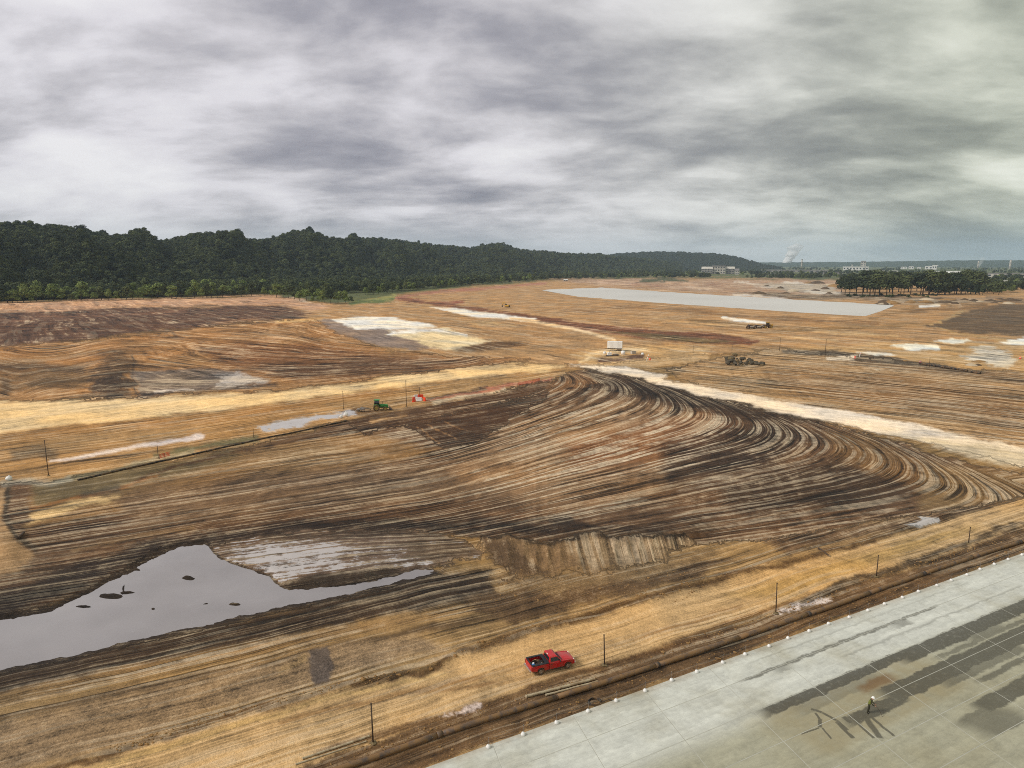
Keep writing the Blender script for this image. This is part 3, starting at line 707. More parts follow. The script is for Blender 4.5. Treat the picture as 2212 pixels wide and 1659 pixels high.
sheet('pond', grow(POND, 9), ZW, water_mat('muddy_water', lin(146, 140, 139, K), .02, .003, 1.6))
sheet('basin', grow(BASIN, 1.2), -.12, water_mat('basin_silt', lin(208, 205, 198, K), .6, .35, .06, 1.3))
#@@PART2@@
# ------------------------------------------------------------------ hills and ridges (structure)
def canopy_mat(name, c0, c1, sc_):
    m = bpy.data.materials.new(name); m.use_nodes = True; T = NT(m.node_tree); b = m.node_tree.nodes['Principled BSDF']
    P = T.pos(); n = T.noise(P, sc_, 5, .65); n2 = T.noise(P, sc_*.1, 3, .5)
    T.put(b.inputs['Base Color'], T.mix(n.step(.35, .65), c0, c1)); b.inputs['Roughness'].default_value = 1
    b.inputs['Specular IOR Level'].default_value = .1
    T.put(b.inputs['Normal'], T.bump(n, 1, 6)); return m
def azvec(px_, py_=545):
    a = (px_-CX)/F; b_ = (CY-py_)/F; v = np.array([a, CP+b_*SP]); return v/np.hypot(*v)
def elev(px_, py_):
    a = (px_-CX)/F; b_ = (CY-py_)/F; return (-SP+b_*CP)/math.hypot(a, CP+b_*SP)
HX = [-700, -350, 0, 60, 120, 180, 230, 290, 345, 400, 450, 500, 545, 600, 637, 680, 735, 770, 810, 860, 900, 950, 1015, 1065, 1090, 1120, 1180, 1260, 1340, 1400, 1480]
HY = [474, 468, 475, 471, 479, 484, 497, 505, 514, 503, 499, 505, 515, 509, 493, 502, 519, 511, 509, 516, 519, 525, 532, 521, 523, 533, 541, 545, 550, 556, 566]
FOX, FOR_ = [-700, 0, 300, 600, 900, 1100, 1340, 1480], [880, 960, 1100, 1350, 1700, 2100, 2900, 3200]
RIX, RIR = [-700, 0, 300, 600, 900, 1100, 1340, 1480], [1500, 1500, 1650, 1950, 2450, 2900, 3600, 3900]
TREE_TOP = 17.0
def hill_h(px_, r):
    rf = np.interp(px_, FOX, FOR_); rg = np.interp(px_, RIX, RIR); ys = np.interp(px_, HX, HY)
    el = np.array([elev(a, c) for a, c in zip(np.atleast_1d(px_).ravel(), np.atleast_1d(ys).ravel())]).reshape(np.shape(px_))
    top = np.maximum(HC + el*rg - TREE_TOP, 2)
    s_ = (r-rf)/(rg-rf)
    up = np.clip(s_, 0, 1); up = up*(1.35-.35*up)
    hh = top*np.where(s_ < 1, up, np.clip(1-(s_-1)*1.0, 0, 1))
    spur = (fbm(px_/62+3, r/300+8, 3)-.5)*1.35*top*np.clip(s_*(1-s_)*4, 0, 1)
    return np.maximum(hh + np.where(s_ < 1, spur, 0), -2.0)
pxs = np.linspace(-700, 1480, 360); vs = np.linspace(0, 1.6, 60)
PXG, VG = np.meshgrid(pxs, vs, indexing='ij')
RG = np.interp(PXG, FOX, FOR_)+VG*(np.interp(PXG, RIX, RIR)-np.interp(PXG, FOX, FOR_))
HG = hill_h(PXG, RG); HG[:, 0] = -2; HG[:, -1] = -2
AV = np.array([azvec(p) for p in pxs])
def grid_obj(name, XX, YY, ZZ, m):
    n0, n1 = XX.shape; me = bpy.data.meshes.new(name)
    v = np.stack([XX, YY, ZZ], -1).reshape(-1, 3)
    i, j = np.meshgrid(np.arange(n0-1), np.arange(n1-1), indexing='ij')
    f = np.stack([i*n1+j, (i+1)*n1+j, (i+1)*n1+j+1, i*n1+j+1], -1).reshape(-1, 4)
    me.from_pydata(v.tolist(), [], f.tolist()); me.polygons.foreach_set('use_smooth', [True]*len(f)); me.update()
    me.materials.append(m); o = bpy.data.objects.new(name, me); col.objects.link(o); return props(o, kind='structure')
grid_obj('hill', AV[:, 0, None]*RG, AV[:, 1, None]*RG, HG, canopy_mat('hill_floor', lin(24, 30, 18), lin(44, 52, 30), .05))
def ridge(name, xs, ys, r0, depth, m, n=420, rough=1.0, seed=0):
    px_ = np.linspace(xs[0], xs[-1], n); yy = np.interp(px_, xs, ys)
    top = np.array([HC+elev(a, c)*r0 for a, c in zip(px_, yy)])
    top = top + (fbm(px_/5+seed, px_*0+3.3, 3)-.5)*rough
    vv = np.linspace(-1, 1, 19); av = np.array([azvec(p) for p in px_])
    rg = r0+vv[None]*depth*(1+0*px_[:, None])
    prof = (1-np.abs(vv)**1.7)[None]
    hh = prof*top[:, None]*(1+(fbm(px_[:, None]/16+seed+0*vv[None], vv[None]*3+px_[:, None]*0, 3)-.5)*.5*(1-prof)) - (1-prof)*3
    grid_obj(name, av[:, 0, None]*rg, av[:, 1, None]*rg, hh, m)
cm = canopy_mat('far_canopy', lin(20, 28, 22), lin(38, 47, 32), .03)
ridge('hill', [1180,1300,1345,1400,1450,1500,1540,1570,1600,1625,1650,1690], [560,551,546,543,543.5,545,547,550,556,563,570,576], 4600, 700, cm, 500, 16, 4)
ridge('hill', [-1500,-200,1200,1560,1640,1700,1760,1850,1950,2050,2150,2300,2600,3400], [560,560,562,567,567,566.5,566,566,564,562.5,562,562.5,563,563], 9600, 1300, canopy_mat('ridge_canopy', lin(38, 50, 34), lin(58, 70, 46), .02), 600, 14, 9)

# ------------------------------------------------------------------ trees
def leaf_mat(name, c0, c1, dk=.72):
    m = bpy.data.materials.new(name); m.use_nodes = True; T = NT(m.node_tree); b = m.node_tree.nodes['Principled BSDF']
    oi = T.n('ShaderNodeObjectInfo'); rnd = S(T.nt, oi.outputs['Random'])
    P = T.obj(); n = T.noise(P, .45, 4, .6)
    cc = T.mix(n.step(.3, .7), c0, c1)
    cc = T.mix(rnd, T.mix(dk, cc, (.012, .024, .014)), T.mix(.45, cc, (.16, .18, .06)))
    T.put(b.inputs['Base Color'], cc); b.inputs['Roughness'].default_value = .8; b.inputs['Specular IOR Level'].default_value = .2
    return m
LM = [leaf_mat('leaf_bright', lin(104, 124, 56), lin(158, 170, 92), .25), leaf_mat('leaf_dark', lin(58, 68, 38), lin(100, 108, 58)), leaf_mat('leaf_deep', lin(26, 36, 24), lin(56, 68, 38))]
def crown_mesh(seed, kind, n=420):
    """unit tree about 1 high: crown of leaf clumps from z=.25 to 1 (origin at the base)"""
    rg = random.Random(seed); mb = MB(); lobes = []
    for i in range(9 if kind != 'tall' else 8):
        a = rg.random()*6.28; h = rg.random()
        if kind == 'tall':
            z = .42+.46*h; rad = .26*math.sqrt(rg.random())*(1.1-.35*h); s_ = .17+.08*rg.random()
        elif kind == 'cone':
            z = .18+.75*i/9; rad = .04; s_ = .19*(1.08-z)+.02
        else:
            z = .30+.50*h; rad = .24*math.sqrt(rg.random())*(1.15-.5*h); s_ = .15+.09*rg.random()
        lobes.append((rad*math.cos(a), rad*math.sin(a), z, s_))
    for k in range(n):
        L = lobes[k % len(lobes)]
        v = Vector((rg.gauss(0, 1), rg.gauss(0, 1), rg.gauss(0, 1))).normalized()
        if v.z < -.5: v.z *= -.6
        rad = L[3]*(.72+.36*rg.random()); p = Vector(L[:3])+Vector((v.x, v.y, v.z*.85))*rad
        s_ = .028+.032*rg.random()
        nn = (v+Vector((rg.gauss(0, .45), rg.gauss(0, .45), rg.gauss(0, .45)+.25))).normalized()
        u = nn.orthogonal().normalized(); w = nn.cross(u); a = rg.random()*6.28
        u, w = u*math.cos(a)+w*math.sin(a), w*math.cos(a)-u*math.sin(a)
        j = lambda: .7+.6*rg.random()
        mb.add([p-u*s_*j(), p-w*s_*j()*.8+nn*s_*.2, p+u*s_*j(), p+w*s_*j()*.8+nn*s_*.2], [(0, 1, 2, 3)])
    return mb
def trunk_mb(seed, kind):
    rg = random.Random(seed+50); mb = MB(); lean = (rg.random()-.5)*.05
    top = .8 if kind == 'tall' else .62
    mb.tube([(0, 0, -.02), (lean*.3, 0, .2), (lean, lean*.5, top)], [.022, .016, .006], 6)
    for i in range(5):
        a = i*1.4+rg.random(); z = (.42 if kind == 'tall' else .26)+.07*i
        mb.tube([(lean*z, 0, z), (.11*math.cos(a), .11*math.sin(a), z+.12), (.19*math.cos(a), .19*math.sin(a), z+.2)], [.009, .006, .002], 5)
    return mb
TV = []                                        # (crown mesh, trunk mesh)
for i in range(6):
    kind = ('round', 'round', 'round', 'tall', 'tall', 'cone')[i]
    for li in range(3):
        c_ = crown_mesh(i*7+1, kind, 900).mesh('crown', LM[li]); t_ = trunk_mb(i, kind).mesh('trunk', M['trunk'])
        TV.append((c_, t_))
def tree(x, y, z, h, wd, var, leaf, label, group, name='tree'):
    o = empty(name, (x, y, z), random.random()*6.28, label=label, cat='tree', group=group)
    o.scale = (wd, wd, h)
    for nm, me_ in zip(('crown', 'trunk'), TV[var*3+leaf]):
        c_ = bpy.data.objects.new(nm, me_); col.objects.link(c_); c_.parent = o
    return o
rt = random.Random(11)
crowns_for_forest = []
nfront = 0
def base_y(px_): return float(np.interp(px_, [-120,0,300,580,650,740,765], [662,654,647,639,650,657,652]))
for row, (dy_, step_) in enumerate(((0, 13), (-7, 16), (-15, 20))):
    px_ = -110.0
    while px_ < 760:
        yb = base_y(px_)+dy_*(1 if px_ < 620 else .7)+rt.uniform(-2, 1)
        if px_ > 715 and row: break
        x, y = G(px_, yb); hgt = rt.choice((rt.uniform(8, 14), rt.uniform(14, 22), rt.uniform(16, 25)))*(1 if row else .9)
        if px_ > 600: hgt *= .8
        o = tree(x, y, -.1, hgt, hgt*rt.uniform(.75, 1.35), rt.choice((0, 1, 2, 2, 3, 4)), 0 if rt.random() < .62-.15*row else 1,
             ('bushy green tree in the front row along the bare field', 'leafy tree standing right behind the front row of trees', 'leafy tree in the third row back from the bare field')[row],
             ('front row of trees along the field', 'second row of trees along the field', 'third row of trees along the field')[row], 'broadleaf_tree')
        nfront += 1
        px_ += step_*rt.uniform(.75, 1.3)
px_ = 790.0
while px_ < 1190:                               # hedge between field and hill
    yb = float(np.interp(px_, [760, 860, 1000, 1190], [640, 632, 618, 606]))+rt.uniform(-2, .5)
    x, y = G(px_, yb); hgt = rt.uniform(10, 17)*(1.0 if px_ < 1000 else 1.15)
    tree(x, y, 0, hgt, hgt*rt.uniform(.8, 1.1), rt.choice((0, 1, 2)), rt.choice((0, 1, 1)), 'low dark tree of the hedge between tan field and wooded hill', 'hedge trees beyond the tan field', 'hedge_tree')
    px_ += 9*rt.uniform(.7, 1.4)
# grove on the right with bare trunks
for k in range(66):
    px_ = 1822+ (k % 22)*13.5 + rt.uniform(-5, 5); row = k//22
    yb = float(np.interp(px_, [1820, 1900, 2110], [638, 640, 634])) - row*7 + rt.uniform(-2, 1)
    x, y = G(px_, yb); hgt = rt.uniform(25, 31)*(1 if px_ > 1850 else .85)
    tree(x, y, 0, hgt, hgt*rt.uniform(1.0, 1.35), rt.choice((3, 4)), 1 if rt.random() < .35 else 2, 'tall dark tree with bare lower trunk in the isolated grove', 'grove of tall trees beside the grey basin', 'grove_tree')
for k in range(16):
    px_ = 2010+k*10.5+rt.uniform(-4, 4); yb = 635+rt.uniform(-6, 3); x, y = G(px_, yb); hgt = rt.uniform(14, 20)
    tree(x, y, -.5, hgt, hgt*rt.uniform(1.0, 1.3), rt.choice((0, 1, 2)), 2 if px_ < 2120 else 1, 'round dense tree at the thick end of the grove', 'dense round trees ending the grove', 'round_tree')
for k in range(22):                            # scrub below the grove
    px_ = 1830+k*9+rt.uniform(-4, 4); x, y = G(px_, 641+rt.uniform(-3, 2)); hgt = rt.uniform(2.5, 5)
    tree(x, y, -.8, hgt, hgt*rt.uniform(1.6, 2.4), rt.choice((0, 1, 2)), 1, 'low green shrub at the foot of the tall grove', 'shrubs below the grove', 'shrub')

# the rest of the wood: instances of the same crowns on points, one object of stuff
pts = []
def addpt(x, y, z, h, w_, v): pts.append((x, y, z, h, w_, v))
rp = np.random.RandomState(5)
n = 26000                                      # wooded hillside
pa = rp.uniform(-330, 1470, n); sv = rp.uniform(0, 1.12, n)
rf = np.interp(pa, FOX, FOR_); rgd = np.interp(pa, RIX, RIR); rad = rf+sv*(rgd-rf); hh = hill_h(pa, rad)
keep = rp.rand(n) < np.clip((rad*(rgd-rf))/(2000*700), .12, 1)
for a_, r_, z_ in zip(pa[keep], rad[keep], hh[keep]):
    v = azvec(a_); hgt = rp.uniform(9, 17)*(1.25 if rp.rand() < .08 else 1)
    addpt(v[0]*r_, v[1]*r_, z_-2, hgt, hgt*rp.uniform(.85, 1.5), rp.choice([0, 1, 2, 2, 1, 3]))
nh = len(pts)
n = 9000                                       # flat wood between the field and the hill foot, and out to the town
pa = rp.uniform(-330, 2500, n); q_ = rp.rand(n)
r0 = np.interp(pa, [-330,0,300,580,740,860,1000,1180,1400,1600,1815,2180,2500], [640,800,900,1000,1000,1050,1300,1750,2000,2050,1900,1150,1300])
r1 = np.where(pa < 1400, np.interp(pa, FOX, FOR_)+150, 6500)
rad = r0+(r1-r0)*np.where(pa < 1400, q_, q_**1.6)
for a_, r_ in zip(pa, rad):
    v = azvec(a_, 590); x, y = v[0]*r_, v[1]*r_
    u_, v_ = proj(np.array([x]), np.array([y]), np.array([0.0]))
    if sdist(u_, v_, FIELD)[0] < 1.0: continue
    cl_ = fbm(np.array([x/170]), np.array([y/170]), 2)[0]
    if a_ > 1400 and cl_ < .44: continue
    if 690 < a_ < 1330 and 590 < v_[0] < 600 and cl_ < .6: continue
    if any(p0 < a_ < p1 and yb_-1 < v_[0] < yb_+7 for p0, p1, yb_ in ((1508,1600,590),(1655,1785,586),(1815,1905,582),(1945,2030,580),(2025,2230,596),(970,1112,596))): continue
    hgt = rp.uniform(10, 17); addpt(x, y, 0, hgt, hgt*rp.uniform(.9, 1.4), rp.choice([0, 1, 2, 4, 5]))
pts = np.array(pts)
# six crown kinds, taken from trees that stand in view
src = {}
for o in bpy.data.objects:
    if o.name.startswith('crown') and o.parent: src.setdefault(o.data.name, o)
pool = [src[n_] for n_ in sorted(src)]
near_pool = [o for o in pool if o.data.materials[0] in (LM[1], LM[2])] or pool
bright_pool = [o for o in pool if o.data.materials[0] == LM[0]] or pool
def forest(name, P_, objs, label):
    me_ = bpy.data.meshes.new(name); me_.vertices.add(len(P_)); me_.vertices.foreach_set('co', P_[:, :3].astype(np.float32).ravel())
    s_ = me_.attributes.new('tsize', 'FLOAT_VECTOR', 'POINT'); s_.data.foreach_set('vector', np.c_[P_[:, 4], P_[:, 4], P_[:, 3]].astype(np.float32).ravel())
    r_ = me_.attributes.new('trot', 'FLOAT_VECTOR', 'POINT'); r_.data.foreach_set('vector', np.c_[0*P_[:, 0], 0*P_[:, 0], rp.uniform(0, 6.28, len(P_))].astype(np.float32).ravel())
    i_ = me_.attributes.new('tkind', 'INT', 'POINT'); i_.data.foreach_set('value', rp.randint(0, len(objs), len(P_)).astype(np.int32))
    o = bpy.data.objects.new(name, me_); col.objects.link(o); props(o, label=label, cat='trees', kind='stuff')
    g = bpy.data.node_groups.new(name, 'GeometryNodeTree')
    g.interface.new_socket('Geometry', in_out='INPUT', socket_type='NodeSocketGeometry'); g.interface.new_socket('Geometry', in_out='OUTPUT', socket_type='NodeSocketGeometry')
    N = g.nodes.new; gi = N('NodeGroupInput'); go = N('NodeGroupOutput'); iop = N('GeometryNodeInstanceOnPoints'); jn = N('GeometryNodeJoinGeometry')
    for s0 in objs:
        oi = N('GeometryNodeObjectInfo'); oi.transform_space = 'ORIGINAL'; oi.inputs['Object'].default_value = s0; oi.inputs['As Instance'].default_value = True
        g.links.new(oi.outputs['Geometry'], jn.inputs[0])
    g.links.new(gi.outputs[0], iop.inputs['Points']); g.links.new(jn.outputs[0], iop.inputs['Instance']); iop.inputs['Pick Instance'].default_value = True
    for nm, dt, sock in (('tkind', 'INT', 'Instance Index'), ('trot', 'FLOAT_VECTOR', 'Rotation'), ('tsize', 'FLOAT_VECTOR', 'Scale')):
        na_ = N('GeometryNodeInputNamedAttribute'); na_.data_type = dt; na_.inputs['Name'].default_value = nm
        g.links.new(na_.outputs['Attribute'], iop.inputs[sock])
    g.links.new(iop.outputs[0], go.inputs[0])
    md = o.modifiers.new('trees', 'NODES'); md.node_group = g
    return o
forest('hill_forest', pts[:nh], near_pool, 'dense dark broadleaf forest covering the long hill')
forest('valley_woodland', pts[nh:], near_pool+bright_pool[:1], 'flat woodland spreading between the bare field and the town')

# ------------------------------------------------------------------ concrete pavement, slab by slab
pv_root = MB().add([(*ST(-60, 0.02), .109), (*ST(-60, 62), .109), (*ST(176, 62), .109), (*ST(176, .02), .109)], [(0, 1, 2, 3)])
m = bpy.data.materials.new('joint_filler'); m.use_nodes = True; T = NT(m.node_tree); b = m.node_tree.nodes['Principled BSDF']
T.put(b.inputs['Base Color'], T.mix(T.noise(T.pos(), .6, 4), lin(150, 148, 132, K), lin(198, 197, 184, K))); b.inputs['Roughness'].default_value = .9
pave = pv_root.build('concrete_pavement', m, kind='structure')
m = bpy.data.materials.new('slab_concrete'); m.use_nodes = True; T = NT(m.node_tree); b = m.node_tree.nodes['Principled BSDF']
P = T.pos(); gx, gy, gz = T.xyz(P)
wn = T.noise(P, .5, 5, .62); wn2 = T.noise(P, .16, 3, .5); wn3 = T.noise(P, 2.2, 5, .65)
rx, ry = gx-float(E0[0]), gy-float(E0[1])
s_ = rx*float(SD[0])+ry*float(SD[1])+(wn2-.5)*5; t_ = rx*float(TD[0])+ry*float(TD[1])+(wn-.5)*1.1+(wn3-.5)*.35
def strip(t0, t1, s0, s1, st=.13, ss=1.2): return t_.step(t0-st, t0+st)*t_.step(t1-st, t1+st, 1, 0)*s_.step(s0-ss, s0+ss)*s_.step(s1-ss, s1+ss, 1, 0)
broom = T.noise(T.vec(s_*.5, t_*9.0, 0.0), 1.0, 3, .6)
cb = T.mix(t_.step(6.5, 10.5), lin(204, 205, 194, K), lin(168, 165, 142, K))
cb = T.mix(T.noise(P, .09, 4, .6).step(.45, .7)*.5, cb, lin(150, 142, 112, K))
f_ = (broom-.5)*.3+(wn3-.5)*.45+(wn-.5)*.5+(T.noise(T.vec(s_*.12, t_*1.1, 4.0), 1.0, 4, .65)-.5)*.7+(T.noise(P, 9.0, 4, .7)-.5)*.35+.99
q = T.n('ShaderNodeVectorMath'); q.operation = 'SCALE'; T.put(q.inputs[0], cb); T.put(q.inputs['Scale'], f_); cb = S(T.nt, q.outputs[0])
cb = T.mix(t_.step(.0, 1.4, 1, 0)*wn.step(.35, .6)*.45, cb, lin(146, 120, 86, K))       # mud carried onto the edge
tan_ = strip(8.2, 15, 24, 47, .6, 3)
cb = T.mix(tan_*.6*(wn.step(.3, .6)*.6+.4), cb, lin(150, 136, 100, K))
dark = strip(7.7, 9.0, 24.5, 46)*.9
for a_ in ((7.7, 9.7, 44, 90, .9), (3.35, 3.8, 27, 60, .7), (10.2, 10.8, 48, 85, .6), (14.6, 15.3, 48, 90, .7), (5.4, 5.7, 40, 75, .3), (1.6, 1.8, 30, 70, .25), (3.7, 4.6, 31, 33.5, .5), (3.7, 4.8, 50, 53.5, .55), (9.0, 10.3, 28, 40, .35), (11.0, 13.4, 37, 66, .85), (12.2, 13.6, 30, 39, .85), (13.0, 14.2, 44, 60, .6), (16.6, 18.4, 44, 78, .8), (17.5, 20.5, 40, 46, .6), (20.5, 22, 50, 80, .5), (9.6, 10.6, 55, 62, .6)):
    dark = dark.max(strip(*a_[:4])*a_[4])
def seg(p, q_, w):
    (ax, ay), (bx, by) = G(*p, .12), G(*q_, .12); L = math.hypot(bx-ax, by-ay); ux, uy = (bx-ax)/L, (by-ay)/L
    ex, ey = gx-ax+(wn-.5)*.5, gy-ay+(wn3-.5)*.3
    al = ex*ux+ey*uy; ac = (ex*uy-ey*ux).abs()
    return ac.step(w*.6, w*1.2, 1, 0)*al.step(-.1, .1)*al.step(L-.1, L+.1, 1, 0)
z5 = lambda x, y: ((3150+x*.18083)/1.82278, (2650+y*.18083)/1.82278)
for a_ in ((z5(230,780), z5(480,860), .22), (z5(480,860), z5(800,1030), .16), (z5(800,1030), z5(1040,1240), .16), (z5(800,1060), z5(1150,1420), .2), (z5(330,870), z5(470,1060), .13), (z5(450,1000), z5(430,1180), .2), (z5(480,1190), z5(680,1430), .11),
           (z5(930,950), z5(1120,1090), .3), (z5(1100,930), z5(1600,1420), .16), (z5(1440,960), z5(1740,1420), .34), (z5(1500,910), z5(2050,1370), .16), (z5(30,1330), z5(410,1190), .08)):
    dark = dark.max(seg(*a_)*.8)
dark = dark*(wn3.step(.2, .5)*.35+.65)
cb = T.mix(dark, cb, lin(72, 68, 56, K))
cb = T.mix(strip(9.7, 10.9, 36, 41, .35, .8)*.8, cb, lin(118, 88, 52, K))
T.put(b.inputs['Base Color'], cb); T.put(b.inputs['Roughness'], dark*-.32+.85)
T.put(b.inputs['Normal'], T.bump(wn3*.5+broom*.5, .5, .015))
SK = .2; LANES = [0, 3.55, 7.7, 11.9, 16.2, 20.4, 24.6, 28.8, 33.0]
def slab_mesh(w_):
    g, L = .03, 8.45; mb = MB(); rng_ = []
    for z, i in ((-.08, 0), (.105, 0), (.12, .02)):
        rng_.append([(*(SD*(sv_-SK*tv_)+TD*tv_), z) for sv_, tv_ in ((g+i, g+i), (L-g-i, g+i), (L-g-i, w_-g-i), (g+i, w_-g-i))])
    mb.loft(rng_); return mb.mesh('slab', m)
smesh = {}
for li in range(len(LANES)-1):
    w_ = round(LANES[li+1]-LANES[li], 2)
    if w_ not in smesh: smesh[w_] = slab_mesh(w_)
    for k in range(-4, 18):
        s0 = 25.5+8.45*k; t0 = LANES[li]
        x, y = ST(s0-SK*t0, t0)
        u_, v_ = proj(np.array([x, *(x+SD[0]*8,)]), np.array([y, y+SD[1]*8]), np.array([0., 0.]))
        if u_.max() < 200 or u_.min() > 2900 or v_.min() > 2600: continue
        o = bpy.data.objects.new('slab', smesh[w_]); col.objects.link(o); o.parent = pave; o.location = (x, y, random.uniform(-.002, .004))

# ------------------------------------------------------------------ pipeline beside the pavement
pl = empty('pipeline', (*ST(0, -3), 0), label='long rusty steel pipeline lying between the dirt road and the concrete', cat='pipe')
PT = lambda s: -3.4+.75*sm(np.array(s), -5, 22)-.12*math.sin(s/9)
s0 = -16.0; k = 0
base = np.array(ST(0, -3))
def pipe_pt(s, r): x, y = ST(s, float(PT(s))); return (x-base[0], y-base[1], Hs(x, y)+r*.8)
while s0 < 130:
    s1 = s0+random.uniform(11.4, 12.6); r = .27
    MB().tube([pipe_pt(s0+(s1-s0)*i/6, r) for i in range(7)], r, 14).build('pipe_segment', M['steel_pipe'], pl)
    a, c_ = pipe_pt(s1-.25, r), pipe_pt(s1+.25, r)
    if k % 2 == 0: MB().tube([a, c_], r+.05, 14).build('coupling', M['coupling'], pl)
    else: MB().tube([pipe_pt(s1-.05, r), pipe_pt(s1+.05, r)], r+.03, 14).build('weld_collar', M['coupling'], pl)
    s0 = s1+.02; k += 1
# corrugated pipes on the ground
def corr(pa_, pb_, r, label):
    a = Vector(at(*pa_)); c_ = Vector(at(*pb_)); o = empty('corrugated_pipe', a, label=label, cat='pipe'); n_ = max(8, int((c_-a).length/.16)); ptsl = []; rads = []
    for i in range(n_+1):
        p = a.lerp(c_, i/n_); ptsl.append(Vector((p.x-a.x, p.y-a.y, Hs(p.x, p.y)+r-a.z-.02))); rads.append(r*(1 if i % 2 else .86))
    MB().tube(ptsl, rads, 10, cap=False).build('ribbed_wall', M['corr'], o)
    for e in (0, -1):
        d_ = (ptsl[1]-ptsl[0]).normalized()*.06; MB().tube([ptsl[e]-d_, ptsl[e]+d_], r*1.04, 10).build('end_ring', M['corr'], o)
corr((1137,1507), (1284,1469), .16, 'pale ribbed plastic pipe on the ground by the pickup, the longer of two')
corr((1180,1503), (1290,1474), .12, 'thinner pale ribbed pipe lying against the long ribbed pipe')
corr((655,1640), (797,1592), .11, 'pale ribbed pipe lying at the foot of the lone post by the pipeline end')
corr((640,1652), (790,1603), .08, 'thin pale pipe lying along the ribbed pipe near the pipeline end')
def black_line(ptsv, r, label, name='black_pipe'):
    p3 = [at(*p) for p in ptsv]; o = empty(name, p3[0], label=label, cat='pipe'); a = Vector(p3[0])
    full = []
    for p, q_ in zip(p3, p3[1:]):
        for i in range(6): f_ = i/6; x = p[0]+(q_[0]-p[0])*f_; y = p[1]+(q_[1]-p[1])*f_; full.append(Vector((x, y, Hs(x, y)+r*.8))-a)
    full.append(Vector(p3[-1])-a+Vector((0, 0, r*.8)))
    h_ = len(full)//2
    MB().tube(full[:h_+1], r, 10).build('pipe_run', M['black_pipe'], o); MB().tube(full[h_:], r, 10).build('pipe_run', M['black_pipe'], o)
    d_ = (full[h_+1]-full[h_]).normalized()*.3; MB().tube([full[h_]-d_, full[h_]+d_], r+.05, 10).build('joint_sleeve', M['coupling'], o)
black_line([(168,1038),(260,1017),(350,997),(450,975),(560,950),(660,930),(750,910)], .2, 'black plastic pipe running beside the green strip below the haul road')
black_line([(1986,787),(2040,795),(2090,803)], .45, 'dark thick pipe lying at the far edge of the furrowed field')
black_line([(2098,805),(2118,808)], .45, 'short dark pipe piece off the end of the thick far pipe')

# ------------------------------------------------------------------ posts
def post(pb_, top_y, label, rad=.07, arm=False, lean=0):
    x, y, z = at(*pb_); dist = math.hypot(x, y)
    # height from the pixel span on a vertical line over the base
    b_ = (CY-top_y)/F; el_ = (-SP+b_*CP)/(CP+b_*SP); h = HC+el_*y-z
    o = empty('post', (x, y, z), label=label, cat='post')
    MB().tube([(0, 0, -.3), (lean*.5*h, 0, h*.5), (lean*h, 0, h)], [rad, rad*.9, rad*.8], 8).build('shaft', M['post'], o)
    MB().tube([(lean*h, 0, h-.02), (lean*h, 0, h+.05)], rad*1.15, 8).build('cap', M['post'], o)
    mb_ = MB(); rg = random.Random(int(x*10))
    mb_.ball((0, 0, .0), (.34, .3, .16), 9, 5, .3, rg); mb_.build('earth_collar', M['rock2'], o)
    if arm: MB().box((lean*h*.82, 0, h*.8), (.5, .08, .1)).build('crossarm', M['post'], o)
post((806,1605), 1520, 'slender brown post by the pipeline end and the pale ribbed pipes', .075, lean=-.012)
post((1306,1437), 1372, 'slender brown post on the dirt road just ahead of the red pickup', .075, lean=-.04)
post((1676,1325), 1260, 'slender brown post standing in the white salt patch by the pipeline', .075, lean=-.03)
post((1893,1246), 1200, 'slender brown post between the salt patch and the white puddle', .075)
post((2092,1174), 1139, 'slender brown post near the white star-shaped puddle by the road', .075)
post((105,1028), 951, 'tall thin pole beside the black pipe and white muck', .08)
post((342,990), 963, 'short post at the green strip beside the black pipe', .07)
post((548,946), 925, 'short thin post between the green strip and the long puddle', .06)
post((742,884), 845, 'thin pole behind the long puddle, near the tractor implement', .07)
post((878,878), 822, 'tall thin pole between the green tractor and orange barriers', .09)
post((907,862), 838, 'thin pole rising behind the orange barriers', .09)
post((1684,758), 731, 'thin pole beyond the rubble heap on the tan field', .1)
post((1782,772), 733, 'taller pole with a small arm at the edge of the furrowed field', .12, arm=True)
post((1581,762), 745, 'short post right behind the rubble heap', .09)
post((2007,793), 772, 'short pole beside the thick far pipe', .09)
post((1497,762), 748, 'short thin post beside the trampled ground near the white trailer', .09)

# ------------------------------------------------------------------ white weighted stakes and the string between them
stz = []
def stake(s, t, z, proto=[None]):
    x, y = ST(s, t)
    if proto[0] is None:
        o = empty('stake_base', (x, y, z), label='white weighted base with thin stake at the concrete edge', cat='barrier stake', group='white stakes along the pavement edge')
        mb_ = MB(); mb_.tube([(0, 0, 0), (0, 0, .10), (0, 0, .24), (0, 0, .28)], [.22, .21, .15, .07], 12); mb_.build('base', M['white_plastic'], o)
        MB().tube([(0, 0, .2), (0, 0, 1.05)], .016, 6).build('stake', M['grey_metal'], o)
        MB().tube([(-.03, 0, .96), (.05, 0, .96)], .025, 6).build('hook', M['black_trim'], o); proto[0] = o
    else: o = copy_tree(proto[0]); o.location = (x, y, z)
    o.rotation_euler = (random.uniform(-.05, .05), random.uniform(-.05, .05), random.random()*6)
    stz.append((x, y, z+.95))
for s in (-.4,3.1,6.6,10.1,13.4,16.9,20.4,23.7,27.3,30.6,34.2,37.4,40.8,44.2,47.7,51.2,54.5,58.1,61.5,65.3,68.5,72.1,75.5,79.0,82.5,86.0,89.5): stake(s, .28+random.uniform(-.08, .12), .12)
stz.sort(); sl = []
for p, q_ in zip(stz, stz[1:]):
    for i in range(5): f_ = i/5; sl.append((p[0]+(q_[0]-p[0])*f_, p[1]+(q_[1]-p[1])*f_, p[2]+(q_[2]-p[2])*f_-.22*4*f_*(1-f_)))
